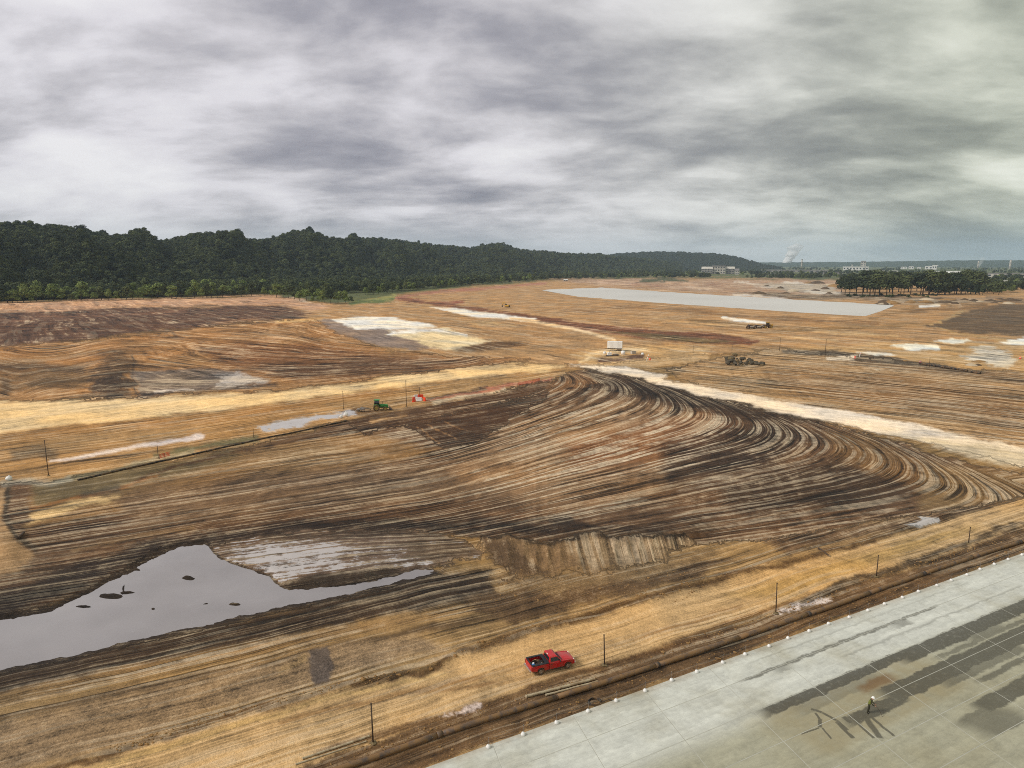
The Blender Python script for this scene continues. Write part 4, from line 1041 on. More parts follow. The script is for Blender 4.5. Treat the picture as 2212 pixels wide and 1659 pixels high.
MB().tube(sl, .014, 5).build('string_line', M['rope'], label='thin grey string sagging between the white stakes', cat='string')
for px_, py_, lab in ((1557,1442,'spare white base lying off the stake line by a dark coil'), (1488,1277+100,'spare white base lying loose on the muddy verge')): pass

# ------------------------------------------------------------------ red pickup truck
def wheel(par, x, y, z, r, w_, rimm, tyre=M['tyre'], spokes=6):
    sg = -1 if y < 0 else 1
    t = MB(); prof = [(r*.62, -w_/2), (r*.93, -w_/2), (r, -w_*.32), (r, w_*.32), (r*.93, w_/2), (r*.62, w_/2)]; rings = []
    for a in range(20):
        an = 2*math.pi*a/20; rings.append([(q_[0]*math.cos(an), q_[1], q_[0]*math.sin(an)) for q_ in prof])
    t.loft(rings+[rings[0]], cap=False, smooth=True); o = t.build('wheel', tyre, par); o.location = (x, y, z); o.name = 'wheel'
    rm = MB().tube([(0, -w_*.30*1, 0), (0, w_*.30, 0)], r*.63, 18)
    rm.tube([(0, sg*w_*.28, 0), (0, sg*w_*.42, 0)], r*.16, 10)
    for k in range(spokes):
        an = 2*math.pi*k/spokes; rm.box((math.cos(an)*r*.36, sg*w_*.34, math.sin(an)*r*.36), (r*.5, w_*.1, r*.16), ry=-an)
    rm.build('rim', rimm, o)
    return o
hd = math.atan2(66.4-65.19, 5.99-2.89); lx, ly = -math.sin(hd), math.cos(hd)
tx, ty = 2.89+lx*.84, 65.19+ly*.84
tz = Hs(tx+1.6*math.cos(hd), ty+1.6*math.sin(hd))
tr = empty('pickup_truck', (tx+.115*math.cos(hd), ty+.115*math.sin(hd), tz+.02), hd, label='red single-cab pickup truck with black open bed on the dirt road', cat='pickup truck')
WB = 3.33; TS = .93; tr.scale = (TS, TS, TS)
def arch(cx_, r=.47, z0=.42, n=9): return [(cx_+r*math.cos(a), .38+r*math.sin(a)) for a in np.linspace(math.pi*.97, math.pi*.03, n)]
# side panels with wheel arches: bed side, cab/door side and front wing
prof_bed = [(-1.12, .62), (-1.12, 1.12), (-1.05, 1.16), (.98, 1.16), (.98, .42), (.55, .40)] + [(.47*math.cos(a), .38+.47*math.sin(a)) for a in np.linspace(.06, math.pi-.06, 10)] + [(-.55, .45), (-1.05, .52)]
prof_front = [(1.02, .40), (1.02, 1.17), (2.35, 1.17), (2.75, 1.14), (3.6, 1.08), (4.08, .98), (4.16, .82), (4.14, .50), (3.86, .42)] + [(WB+.47*math.cos(a), .38+.47*math.sin(a)) for a in np.linspace(.06, math.pi-.06, 10)] + [(2.78, .40)]
for sg in (-1, 1):
    y0, y1 = (sg*.97, sg*.80); y0, y1 = min(y0, y1), max(y0, y1)
    MB().prism(prof_bed[::-1], y0, y1).build('bed_side', M['red'], tr, bevel=.035)
    MB().prism(prof_front[::-1], y0, y1).build('wing_panel', M['red'], tr, bevel=.04)
    MB().box((1.72, sg*.975, .80), (1.16, .012, .60)).build('door_skin', M['red'], tr, bevel=.005)
    MB().box((1.28, sg*.99, .98), (.16, .03, .035)).build('door_handle', M['black_trim'], tr)
    mr = MB().box((2.30, sg*1.10, 1.24), (.12, .22, .17)).build('mirror', M['black_trim'], tr, bevel=.03); MB().box((2.30, sg*1.00, 1.2), (.05, .1, .04)).build('mirror_arm', M['black_trim'], mr)
    MB().box((4.1, sg*.72, .88), (.12, .30, .16)).build('headlight', M['lamp'], tr, bevel=.03)
    MB().box((-1.13, sg*.88, .92), (.05, .14, .36)).build('taillight', M['tail'], tr, bevel=.02)
    MB().box((-.05, sg*.86, 1.22), (2.05, .28, .10)).build('bed_rail_cap', M['black_trim'], tr, bevel=.03)
    MB().box((1.66, sg*.94, .38), (1.9, .08, .08)).build('sill_step', M['black_trim'], tr, bevel=.02)
hood = [[(x, -w_, z-dz) for w_, z, dz in ()] for x in ()]
def ring(x, w_, z0, z1, cr=.12): return [(x, -w_, z0), (x, w_, z0), (x, w_, z1-.08), (x, w_-cr, z1), (x, w_*.3, z1+.03), (x, -w_*.3, z1+.03), (x, -w_+cr, z1), (x, -w_, z1-.08)]
MB().loft([ring(2.45, .82, .7, 1.17), ring(3.0, .82, .62, 1.155), ring(3.7, .82, .60, 1.08), ring(4.08, .80, .60, .97), ring(4.17, .76, .62, .86)], smooth=False).build('hood', M['red'], tr, bevel=.03)
MB().box((4.17, 0, .76), (.05, 1.1, .26)).build('grille', M['black_trim'], tr, bevel=.02)
MB().box((4.22, 0, .52), (.18, 1.86, .20)).build('front_bumper', M['chrome'], tr, bevel=.05)
MB().box((-1.22, 0, .56), (.18, 1.80, .18)).build('rear_bumper', M['chrome'], tr, bevel=.05)
MB().box((-1.09, 0, .88), (.07, 1.60, .52)).build('tailgate', M['red'], tr, bevel=.02)
MB().box((-.05, 0, .62), (2.1, 1.6, .06)).build('bed_floor', M['black_trim'], tr)
MB().box((.95, 0, .92), (.07, 1.6, .60)).build('bed_front_wall', M['black_trim'], tr)
MB().box((.80, 0, 1.21), (.42, 1.46, .09)).build('bed_header', M['black_trim'], tr, bevel=.02)
MB().box((-.98, 0, 1.18), (.16, 1.46, .06)).build('tailgate_cap', M['black_trim'], tr, bevel=.02)
MB().box((1.5, 0, .55), (5.0, 1.5, .22)).build('chassis', M['dark_metal'], tr)
# cab shell: rings from belt to roof
cw = lambda x0, x1, w_, z: [(x0, -w_, z), (x1, -w_, z), (x1, w_, z), (x0, w_, z)]
MB().loft([cw(1.02, 2.62, .93, 1.05), cw(1.04, 2.55, .92, 1.20), cw(1.14, 2.02, .77, 1.74), cw(1.26, 1.86, .62, 1.80)]).build('cab', M['red'], tr, bevel=.05)
def pane(name, quad, push, m_=M['glass']):
    q_ = [Vector(p) for p in quad]; nrm = (q_[1]-q_[0]).cross(q_[3]-q_[0]).normalized()
    a = [p+nrm*push for p in q_]; c_ = [p-nrm*.02 for p in q_]
    return MB().loft([c_, a]).build(name, m_, tr)
pane('windshield', [(2.50, -.80, 1.22), (2.50, .80, 1.22), (2.07, .69, 1.70), (2.07, -.69, 1.70)], .014)
pane('rear_window', [(1.055, .70, 1.27), (1.055, -.70, 1.27), (1.13, -.62, 1.66), (1.13, .62, 1.66)], .014)
pane('side_window', [(1.22, -.905, 1.25), (2.36, -.905, 1.25), (2.00, -.792, 1.66), (1.24, -.792, 1.66)], .014)
pane('side_window', [(2.36, .905, 1.25), (1.22, .905, 1.25), (1.24, .792, 1.66), (2.00, .792, 1.66)], .014)
MB().box((1.16, 0, 1.77), (.07, .30, .06)).build('brake_lamp', M['lamp'], tr, bevel=.015)
MB().box((2.55, 0, 1.205), (.16, 1.5, .03)).build('wiper_cowl', M['black_trim'], tr)
for x in (0, WB):
    for sg in (-1, 1): wheel(tr, x, sg*.84, .36, .38, .27, M['rim'])
jug = empty('water_jug', Matrix.Translation(tr.location) @ Matrix.Rotation(hd, 4, 'Z') @ Vector((-.67, -.39, .61)), hd, label='blue water jug standing in the rear of the pickup bed', cat='jug')
MB().tube([(0, 0, 0), (0, 0, .42), (0, 0, .52)], [.2, .2, .12], 12).build('body', M['blue'], jug); MB().tube([(0, 0, .51), (0, 0, .60)], .10, 10).build('lid', M['white_plastic'], jug)
hose = empty('coiled_hose', Matrix.Translation(tr.location) @ Matrix.Rotation(hd, 4, 'Z') @ Vector((.09, .09, .61)), hd, label='coiled dark hose lying in the pickup bed', cat='hose')
MB().tube([(math.cos(a)*(.35+.01*a), math.sin(a)*(.35+.01*a), .05+.012*a) for a in np.linspace(0, 15, 60)], .035, 6).build('coil', M['black_pipe'], hose)
MB().tube([(.35, 0, .05), (.6, -.1, .05)], .05, 8).build('nozzle', M['chrome'], hose)

# ------------------------------------------------------------------ worker on the pavement
def skinned(name, verts, edges, radii, mats_fn, parent, root=0):
    me_ = bpy.data.meshes.new(name); me_.from_pydata(verts, edges, []); o = bpy.data.objects.new(name, me_); col.objects.link(o)
    sk = o.modifiers.new('skin', 'SKIN'); me_.skin_vertices.new(name='') if not me_.skin_vertices else None
    for i, r_ in enumerate(radii): me_.skin_vertices[0].data[i].radius = (r_, r_) if not hasattr(r_, '__len__') else r_; me_.skin_vertices[0].data[i].use_root = (i == root)
    sb = o.modifiers.new('sub', 'SUBSURF'); sb.levels = 2; sb.render_levels = 2
    dg = bpy.context.evaluated_depsgraph_get(); nm = bpy.data.meshes.new_from_object(o.evaluated_get(dg)); o.modifiers.clear(); o.data = nm
    nm.polygons.foreach_set('use_smooth', [True]*len(nm.polygons))
    mats, fn = mats_fn
    nm.materials.clear()
    for m_ in mats: nm.materials.append(m_)
    for p in nm.polygons: p.material_index = fn(p.center)
    o.parent = parent; return o
wx_, wy_ = G(*((2600+1265*.6474)/1.8228, (2100+1092*.6474)/1.8228), .12)
wk = empty('person', (wx_, wy_, .12), R(-25), label='person in dark olive work clothes and white hard hat stooping on the concrete', cat='person')
vb = [(0, 0, .92), (.04, 0, 1.12), (.14, 0, 1.34), (.20, 0, 1.45), (.24, 0, 1.52), (.27, 0, 1.62), (.29, 0, 1.70),
      (0, .10, .88), (.06, .12, .48), (-.01, .13, .09), (.14, .14, .03),
      (0, -.10, .88), (-.04, -.14, .48), (-.12, -.15, .09), (.03, -.16, .03),
      (.14, .19, 1.38), (.22, .25, 1.12), (.42, .18, .98), (.50, .15, .96),
      (.14, -.19, 1.38), (.20, -.26, 1.12), (.40, -.17, .96), (.48, -.13, .94)]
eb = [(0,1),(1,2),(2,3),(3,4),(4,5),(5,6),(0,7),(7,8),(8,9),(9,10),(0,11),(11,12),(12,13),(13,14),(2,15),(15,16),(16,17),(17,18),(2,19),(19,20),(20,21),(21,22)]
rb = [.15,.15,.17,.10,.065,.095,.075, .10,.075,.055,.05, .10,.075,.055,.05, .075,.058,.045,.04, .075,.058,.045,.04]
for hb, sg in ((18, 1), (22, -1)):
    hx, hy, hz = vb[hb]
    for k, (oy, ln) in enumerate(((.03,.075),(.01,.085),(-.01,.08),(-.03,.065))):
        i0 = len(vb); vb += [(hx+.05, hy+oy, hz-.01), (hx+.05+ln*.6, hy+oy, hz-.03), (hx+.05+ln*.7, hy+oy, hz-.07)]; eb += [(hb, i0), (i0, i0+1), (i0+1, i0+2)]; rb += [.011, .010, .009]
    i0 = len(vb); vb += [(hx+.02, hy-sg*.05, hz), (hx+.07, hy-sg*.065, hz-.02)]; eb += [(hb, i0), (i0, i0+1)]; rb += [.012, .010]
def wm_(c_):
    if c_.z > 1.50 or c_.x > .455: return 1
    if c_.z < .13: return 3
    return 2 if (1.0 < c_.z < 1.42 and c_.x < .3 and abs(c_.y) < .2) else 0
skinned('body', vb, eb, rb, ([M['cloth'], M['skin'], M['vest'], M['boot']], wm_), wk)
hat = MB(); hat.loft([[(.285+math.cos(a)*r_*1.15, math.sin(a)*r_, 1.66+z) for a in np.linspace(0, 2*math.pi, 15)[:-1]] for r_, z in ((.155, 0), (.15, .012), (.118, .02), (.112, .07), (.085, .115), (.03, .13))], smooth=True)
hat.build('hard_hat', M['white_paint'], wk)
MB().tube([(.235, -.10, 1.645), (.24, 0, 1.56), (.235, .10, 1.645)], .008, 5).build('chin_strap', M['black_trim'], wk)
fx = MB()
for sg in (-1, 1): fx.ball((.366, sg*.035, 1.625), (.012, .014, .010), 8, 5)
fx.build('eyes', M['boot'], wk); MB().ball((.378, 0, 1.595), (.022, .014, .022), 8, 5).build('nose', M['skin'], wk)
MB().box((.366, 0, 1.565), (.012, .05, .008)).build('mouth', M['tail'], wk)
for sg in (-1, 1): MB().ball((.275, sg*.098, 1.61), (.022, .012, .034), 8, 5).build('ear', M['skin'], wk)
hz_ = empty('hose_wand', (wx_, wy_, .12), R(-25), label='thin dark hose wand held by the stooping person', cat='hose')
MB().tube([(.52, 0, .95), (.95, -.05, .45), (1.15, -.08, .05)], .018, 6).build('wand', M['black_pipe'], hz_); MB().tube([(1.12, -.08, .10), (1.16, -.08, .02)], .035, 8).build('tip', M['chrome'], hz_)

# ------------------------------------------------------------------ green tractor and its implement
x, y, z = at(818, 886)
tc = empty('tractor', (x, y, z), R(8), label='green tractor with pale wheels beside the long puddle', cat='tractor'); tc.scale = (1.25, 1.25, 1.25)
MB().loft([ring(.2, .38, .75, 1.45), ring(1.2, .36, .75, 1.42), ring(2.0, .33, .75, 1.30), ring(2.15, .28, .8, 1.2)]).build('hood', M['green'], tc, bevel=.03)
MB().box((.9, 0, .75), (2.6, .5, .35)).build('chassis', M['dark_metal'], tc)
MB().loft([cw(-.95, .25, .62, 1.1), cw(-.95, .25, .66, 1.9), cw(-.85, .1, .6, 2.35)]).build('cab', M['glass'], tc, bevel=.03)
MB().box((-.38, 0, 2.42), (1.35, 1.4, .12)).build('roof', M['green'], tc, bevel=.04)
for sg in (-1, 1):
    MB().prism([(-1.15, 1.0), (-1.0, 1.45), (-.4, 1.6), (.15, 1.3), (.0, 1.3), (-.4, 1.45), (-.9, 1.35)], sg*.75-.2, sg*.75+.2).build('fender', M['green'], tc)
    wheel(tc, -.45, sg*.85, .72, .74, .42, M['yrim']); wheel(tc, 1.55, sg*.75, .48, .48, .32, M['yrim'])
    MB().tube([(.2, sg*.5, 1.3), (1.4, sg*.5, 1.0), (2.5, sg*.5, .5)], .07, 6).build('loader_arm', M['green'], tc)
MB().prism([(2.4, .1), (3.1, .1), (2.75, .35), (2.6, .75), (2.45, .75)], -.85, .85).build('bucket', M['dark_metal'], tc)
MB().tube([(.9, .22, 1.4), (.9, .22, 2.1)], .035, 6).build('exhaust', M['dark_metal'], tc)
x2, y2, z2 = at(782, 889)
im = empty('tow_rake', (x2, y2, z2), R(14), label='dirty grey towed implement behind the green tractor', cat='implement')
MB().tube([(2.6, 0, .5), (1.4, 0, .9), (0, .2, 1.15), (-1.4, 0, .6), (-1.9, 0, .3)], .14, 8).build('boom', M['grey_metal'], im)
MB().box((-.2, 0, .75), (2.2, 1.5, .22)).build('frame', M['grey_metal'], im, bevel=.03)
for k in range(5): MB().tube([(-1+k*.45, -.6, .7), (-1.15+k*.45, -.7, .05)], .05, 6).build('tine', M['dark_metal'], im)
for sg in (-1, 1): wheel(im, -.9, sg*.8, .38, .38, .24, M['rim'])
# white crumpled bags at the puddle end
def bag(px_, py_, sx, label):
    x, y, z = at(px_, py_); o = empty('bulk_bag', (x, y, z), random.random()*3, label=label, cat='bag'); rg = random.Random(int(px_))
    MB().ball((0, 0, sx*.35), (sx*.5, sx*.45, sx*.42), 10, 6, .12, rg).build('sack', M['white_plastic'], o); MB().ball((sx*.05, 0, sx*.78), (sx*.16, sx*.14, sx*.12), 8, 4, .2, rg).build('tied_neck', M['white_plastic'], o)
bag(747, 899, 1.5, 'grubby white bulk bag at the end of the long puddle'); bag(737, 903, 1.0, 'small white bag beside the bulk bag by the puddle'); bag(20, 1038, 1.2, 'white bag lying in the white muck below the tall pole')

# ------------------------------------------------------------------ orange barriers
def barrier(px_, py_, m_, rz, label, L=1.5, h=1.15):
    x, y, z = at(px_, py_); o = empty('barrier', (x, y, z), rz, label=label, cat='barrier')
    MB().loft([[(-L/2, -.32, 0), (L/2, -.32, 0), (L/2, .32, 0), (-L/2, .32, 0)], [(-L/2, -.30, .22), (L/2, -.30, .22), (L/2, .30, .22), (-L/2, .30, .22)], [(-L/2, -.15, .5), (L/2, -.15, .5), (L/2, .15, .5), (-L/2, .15, .5)], [(-L/2, -.11, h), (L/2, -.11, h), (L/2, .11, h), (-L/2, .11, h)]]).build('shell', m_, o, bevel=.04)
    MB().tube([(-L/2-.08, 0, .3), (-L/2-.08, 0, h*.9)], .06, 8).build('hinge_pin', m_, o); MB().box((0, -.17, .52), (L*.8, .04, .08)).build('rib', m_, o)
barrier(894, 868, M['orange'], R(70), 'orange plastic barrier standing nearest the tall pole', 1.4, 1.5)
barrier(905, 866, M['white_paint'], R(5), 'white plastic barrier between the orange ones', 1.7, 1.1)
barrier(917, 866, M['orange'], R(-60), 'orange plastic barrier on the dirt-track side of the white one', 1.4, 1.2)
barrier(909, 860, M['orange'], R(10), 'orange plastic barrier standing behind the white one', 1.6, 1.2)
barrier(899, 860, M['white_paint'], R(30), 'white plastic barrier tucked behind the front orange barrier', 1.2, 1.1)
def netting(pts_, label):
    p3 = [Vector(at(*p)) for p in pts_]; o = empty('safety_fence', p3[0], label=label, cat='fence')
    for i, (p, q_) in enumerate(zip(p3, p3[1:])):
        a, c_ = p-p3[0], q_-p3[0]
        MB().tube([a, a+Vector((0, 0, 1.15))], .03, 6).build('stake', M['post'], o)
        n_ = (c_-a).normalized().cross(Vector((0, 0, 1)))*.01
        for zz_ in (.25, .5, .75, 1.0): MB().loft([[a+n_+Vector((0, 0, zz_)), a-n_+Vector((0, 0, zz_)), a-n_+Vector((0, 0, zz_+.12)), a+n_+Vector((0, 0, zz_+.12))], [c_+n_+Vector((0, 0, zz_)), c_-n_+Vector((0, 0, zz_)), c_-n_+Vector((0, 0, zz_+.12)), c_+n_+Vector((0, 0, zz_+.12))]]).build('mesh_band', M['orange'], o)
netting([(1118,834),(1136,830),(1150,827),(1166,823)], 'faded orange safety fence beside the pale haul road')
netting([(345,992),(356,989),(368,986)], 'short orange safety fence at the short post by the black pipe')

# ------------------------------------------------------------------ white trailer and gear at the junction
x, y, z = at(1328, 757)
tl = empty('white_trailer', (x, y, z), R(-14), label='white ribbed box trailer at the junction of the dirt tracks', cat='trailer'); tl.scale = (1, 1, 1.2)
MB().box((0, 0, 2.35), (7.2, 2.5, 2.7)).build('box', M['white_paint'], tl, bevel=.05)
for k in range(13): MB().box((-3.4+k*.566, -1.28, 2.4), (.12, .06, 2.6)).build('rib', M['white_paint'], tl)
MB().box((0, 0, .85), (7.0, 2.2, .25)).build('chassis', M['dark_metal'], tl)
for xx in (1.6, 2.6):
    for sg in (-1, 1): wheel(tl, xx, sg*1.0, .48, .5, .3, M['rim'])
MB().tube([(-3.4, 0, .8), (-5.0, 0, .6)], .1, 6).build('drawbar', M['dark_metal'], tl)
x, y, z = at(1322, 769)
sk = empty('pump_skid', (x, y, z), R(6), label='white and black pump skid in front of the ribbed trailer', cat='pump')
MB().box((0, 0, .25), (5.5, 2, .3)).build('skid', M['dark_metal'], sk); MB().box((-1.2, 0, 1.0), (1.8, 1.5, 1.2)).build('housing', M['white_paint'], sk, bevel=.05)
MB().tube([(.3, 0, .9), (2.4, 0, .8), (3.4, -.3, .4)], .28, 10).build('outlet_pipe', M['grey_metal'], sk); MB().tube([(-1.2, 0, 1.6), (-1.2, 0, 2.2)], .1, 8).build('exhaust', M['dark_metal'], sk)
x, y, z = at(1368, 764)
MBo = empty('parts_crate', (x, y, z), R(20), label='pale crate of parts beside the pump skid', cat='crate'); MB().box((0, 0, .6), (2.2, 1.4, 1.2)).build('crate_body', M['conc'], MBo, bevel=.03); MB().box((0, 0, 1.24), (2.3, 1.5, .08)).build('lid', M['grey_metal'], MBo)
for px_, py_, rz_, sx_, lab in ((1346,766,.5,1.6,'white plastic tank between the pump skid and the parts crate'), (1306,765,.2,1.1,'small white tank at the hitch side of the pump skid'), (1388,767,.9,1.0,'small white tank past the parts crate')):
    x, y, z = at(px_, py_); o = empty('plastic_tank', (x, y, z), rz_, label=lab, cat='tank'); MB().tube([(0, 0, 0), (0, 0, sx_*.9), (0, 0, sx_*1.1), (0, 0, sx_*1.18)], [sx_*.62, sx_*.62, sx_*.4, sx_*.15], 14).build('shell', M['white_paint'], o); MB().tube([(0, 0, sx_*1.15), (0, 0, sx_*1.25)], sx_*.16, 10).build('lid', M['dark_metal'], o)
def marker(px_, py_, h, lean, label):
    x, y, z = at(px_, py_); o = empty('marker_post', (x, y, z), .3, label=label, cat='marker'); MB().tube([(0, 0, 0), (lean*h, 0, h)], .14, 8).build('pole', M['white_paint'], o); MB().tube([(lean*h*.7, 0, h*.7), (lean*h*.8, 0, h*.8)], .16, 8).build('band', M['orange'], o)
marker(1396, 781, 3.0, .35, 'leaning white marker post beside the dark spoil by the junction'); marker(1856, 772, 2.2, .25, 'leaning white marker post on the dark strip beyond the furrows')
def drum(px_, py_, m_, label):
    x, y, z = at(px_, py_); o = empty('barrel', (x, y, z), 0, label=label, cat='barrel'); MB().tube([(0, 0, 0), (0, 0, .05), (0, 0, .9), (0, 0, .95)], [.4, .42, .36, .3], 14).build('drum', m_, o); MB().tube([(0, 0, .45), (0, 0, .6)], .41, 14).build('band', M['white_paint'], o)
drum(1404, 778, M['orange'], 'orange barrel beside the leaning white marker post'); drum(1847, 774, M['orange'], 'orange barrel beside the far leaning marker post'); drum(1988, 784, M['tail'], 'red barrel at the end of the thick far pipe'); drum(2204, 775, M['orange'], 'orange barrel alone beyond the end of the short dark pipe')

# ------------------------------------------------------------------ boulders and stumps of the rubble heap
bms = []
for i in range(6):
    rg = random.Random(i+2); bms.append(MB().ball((0, 0, .5), (.62+.25*rg.random(), .5+.2*rg.random(), .5), 8, 5, .22, rg).mesh('boulder', M['rock'] if i % 3 else M['rock2']))
rg = random.Random(4)
for k in range(64):
    u_ = rg.uniform(1568, 1648); c_ = 783+ (u_-1606)*.10; lay = rg.random(); py_ = c_+rg.uniform(-7, 9)
    if abs(u_-1640) < 12: py_ = c_+rg.uniform(-1, 3)
    x, y, z = at(u_, py_); hp = max(0, 1.9-abs(u_-1590)/22)*lay
    o = bpy.data.objects.new('boulder', rg.choice(bms)); col.objects.link(o); s_ = rg.uniform(.7, 1.5); o.scale = (s_*1.2, s_, s_); o.location = (x, y, z-.12+hp); o.rotation_euler = (rg.uniform(-.4, .4), rg.uniform(-.4, .4), rg.random()*6)
    props(o, label='dark boulder in the rubble heap at the edge of the furrowed field', cat='boulder', group='boulders of the rubble heap')
# loose clods and gravel along the verges
cv, cf = [], []
mbc = MB(); rg = random.Random(9)
for k in range(1900):
    md = rg.random()
    if md < .55: x, y = ST(rg.uniform(-14, 110), rg.gauss(-4.6, .5) if rg.random() < .6 else rg.uniform(-2.2, -.3))
    elif md < .85:
        t__ = rg.random(); P_ = [(243,1621),(486,1545),(768,1475),(921,1447),(1095,1375),(1251,1335),(1481,1266),(1700,1215),(1900,1160)]; i = min(7, int(t__*8)); f_ = t__*8-i
        x, y = G(P_[i][0]+(P_[i+1][0]-P_[i][0])*f_+rg.gauss(0, 6), P_[i][1]+(P_[i+1][1]-P_[i][1])*f_+rg.gauss(0, 5))
    else: x, y = G(rg.uniform(1050, 1500), rg.uniform(1230, 1300))
    s_ = rg.uniform(.03, .10)*(2.2 if rg.random() < .06 else 1)
    cv.append((x, y, s_))
zs = height(np.array([c_[0] for c_ in cv]), np.array([c_[1] for c_ in cv]))
for (x, y, s_), z in zip(cv, zs): mbc.ball((x, y, z+s_*.2), (s_*1.2, s_, s_*.7), 5, 3, .35, rg)
mbc.build('clods', M['clod'], kind='stuff', label='loose clods of earth along the verges', cat='clods')
rg = random.Random(21); hm = []
for i in range(4):
    mb_ = MB(); rings = []
    for r_, z_ in ((1.0, -.05), (.82, .22), (.55, .62), (.25, .9), (.06, 1.0)):
        rings.append([(r_*math.cos(a)*(1+.18*math.sin(a*3+i)+rg.uniform(-.1, .1)), r_*math.sin(a)*(1+rg.uniform(-.14, .14)), z_+rg.uniform(-.05, .05)) for a in np.linspace(0, 2*math.pi, 13)[:-1]])
    mb_.loft(rings, cap=True, smooth=True); hm.append(mb_.mesh('spoil_heap', (M['clod'], M['heap_dark'], M['heap_pale'], M['heap_dark'])[i]))
for k in range(46):
    if k < 26: u_, v_, lab, grp = rg.uniform(1880, 2205), rg.uniform(645, 662), 'low spoil heap on the rough ground below the grove', 'spoil heaps below the grove'
    elif k < 40: u_, v_, lab, grp = rg.uniform(1610, 1815), rg.uniform(611, 640), 'low spoil heap between the grey basin and the warehouses', 'spoil heaps beyond the basin'
    else: u_, v_, lab, grp = rg.uniform(1880, 2120), rg.uniform(775, 800), 'small spoil heap along the far edge of the furrowed field', 'spoil heaps along the furrows'
    x, y, z = at(u_, v_); o = bpy.data.objects.new('spoil_heap', rg.choice(hm)); col.objects.link(o); q_ = math.hypot(x, y)/900
    s_ = rg.uniform(3, 7)*(q_ if q_ > .6 else .35); o.scale = (s_*1.5, s_, s_*rg.uniform(.25, .5)); o.location = (x, y, z); o.rotation_euler = (0, 0, rg.random()*6)
    props(o, label=lab, cat='earth heap', group=grp)
# timber on the ground, small coil near the pavement edge
def log(pa_, pb_, r, label):
    a, c_ = Vector(at(*pa_)), Vector(at(*pb_)); o = empty('timber', a, label=label, cat='timber'); d_ = c_-a
    MB().tube([(0, 0, r), d_*.5+Vector((0, 0, r*1.1)), d_+Vector((0, 0, r))], [r, r*.9, r*.8], 8).build('beam', M['post'], o); MB().tube([d_*.98+Vector((0, 0, r)), d_*1.01+Vector((0, 0, r))], r*1.02, 8).build('cut_end', M['corr'], o)
log((1768,1186), (1792,1203), .14, 'brown timber lying at the edge of the dirt road'); log((1990,1185+60), (2010,1180+60), .1, 'short timber stub on the verge beside the pipeline'); log((40,1165), (52,1152), .2, 'short dark log on the edge of the corner mound')
x, y = ST(11.5, -.55)
ch = empty('cable_coil', (x, y, .0), 0, label='dark tangled cable coil beside the pavement edge', cat='cable'); MB().tube([(math.cos(a)*(.6+.1*math.sin(a*2.3)), math.sin(a)*.5, .08+.01*a) for a in np.linspace(0, 22, 80)], .045, 6).build('coil', M['black_pipe'], ch); MB().tube([(.6, 0, .1), (1.4, .5, .06), (2.3, .3, .06)], .045, 6).build('loose_end', M['black_pipe'], ch)

# ------------------------------------------------------------------ earthmovers
def excavator(px_, py_, rz, label):
    x, y, z = at(px_, py_); o = empty('excavator', (x, y, z), rz, label=label, cat='excavator')
    for sg in (-1, 1):
        MB().prism([(-2, .15), (-2.3, .5), (-2, .9), (2, .9), (2.3, .5), (2, .15)], sg*1.2-.3, sg*1.2+.3).build('track', M['dark_metal'], o)
    MB().box((-.2, 0, 1.6), (3.8, 2.7, 1.3)).build('house', M['yellow'], o, bevel=.1); MB().box((1.1, .7, 2.6), (1.5, 1.1, 1.3)).build('cab', M['glass'], o, bevel=.08); MB().box((-1.8, 0, 1.5), (1, 2.6, 1.2)).build('counterweight', M['dark_metal'], o, bevel=.1)
    MB().tube([(1.2, -.3, 1.8), (3.2, -.3, 4.6), (5.2, -.3, 4.2)], [.35, .4, .28], 6).build('boom', M['yellow'], o); MB().tube([(5.2, -.3, 4.3), (5.8, -.3, 1.6)], [.3, .2], 6).build('stick', M['yellow'], o); MB().prism([(5.3, .4), (6.2, .5), (6.3, 1.6), (5.7, 1.7)], -.9, .3).build('bucket', M['dark_metal'], o)
excavator(1096, 664, R(150), 'yellow excavator working alone on the far tan field')
x, y, z = at(1656, 709)
at_ = empty('articulated_tractor', (x, y, z), R(4), label='large dark and yellow tractor pulling earth scrapers on the far field', cat='tractor')
MB().box((-.2, 0, 1.7), (4.6, 2.3, 1.2)).build('body', M['dark_metal'], at_, bevel=.1); MB().box((2.6, 0, 2.0), (2.6, 1.4, 1.2)).build('hood', M['yellow'], at_, bevel=.1); MB().box((.6, 0, 3.0), (1.7, 1.8, 1.6)).build('cab', M['glass'], at_, bevel=.1); MB().box((.6, 0, 3.85), (1.9, 2.0, .15)).build('cab_roof', M['yellow'], at_)
for xx in (-1.5, 2.3):
    for sg in (-1, 1): wheel(at_, xx, sg*1.35, 1.0, 1.02, .8, M['yrim'])
def pan(px_, label):
    x, y, z = at(px_, 710); o = empty('scraper_pan', (x, y, z), R(4), label=label, cat='scraper')
    MB().prism([(-2.2, .6), (-2.2, 2.2), (-1.6, 2.6), (1.2, 2.0), (2.0, .9), (1.6, .35)], -1.5, 1.5).build('bowl', M['dark_metal'], o, bevel=.06); MB().tube([(1.6, 0, 1.6), (3.0, 0, 1.9), (3.9, 0, 1.0)], .22, 8).build('gooseneck', M['conc'], o); MB().box((-.2, -1.53, 1.5), (2.6, .05, .8)).build('side_plate', M['conc'], o)
    for sg in (-1, 1): wheel(o, -2.4, sg*1.2, .8, .82, .6, M['rim'])
pan(1638, 'dark scraper pan hitched directly behind the far tractor'); pan(1623, 'rear scraper pan at the tail of the far tractor')

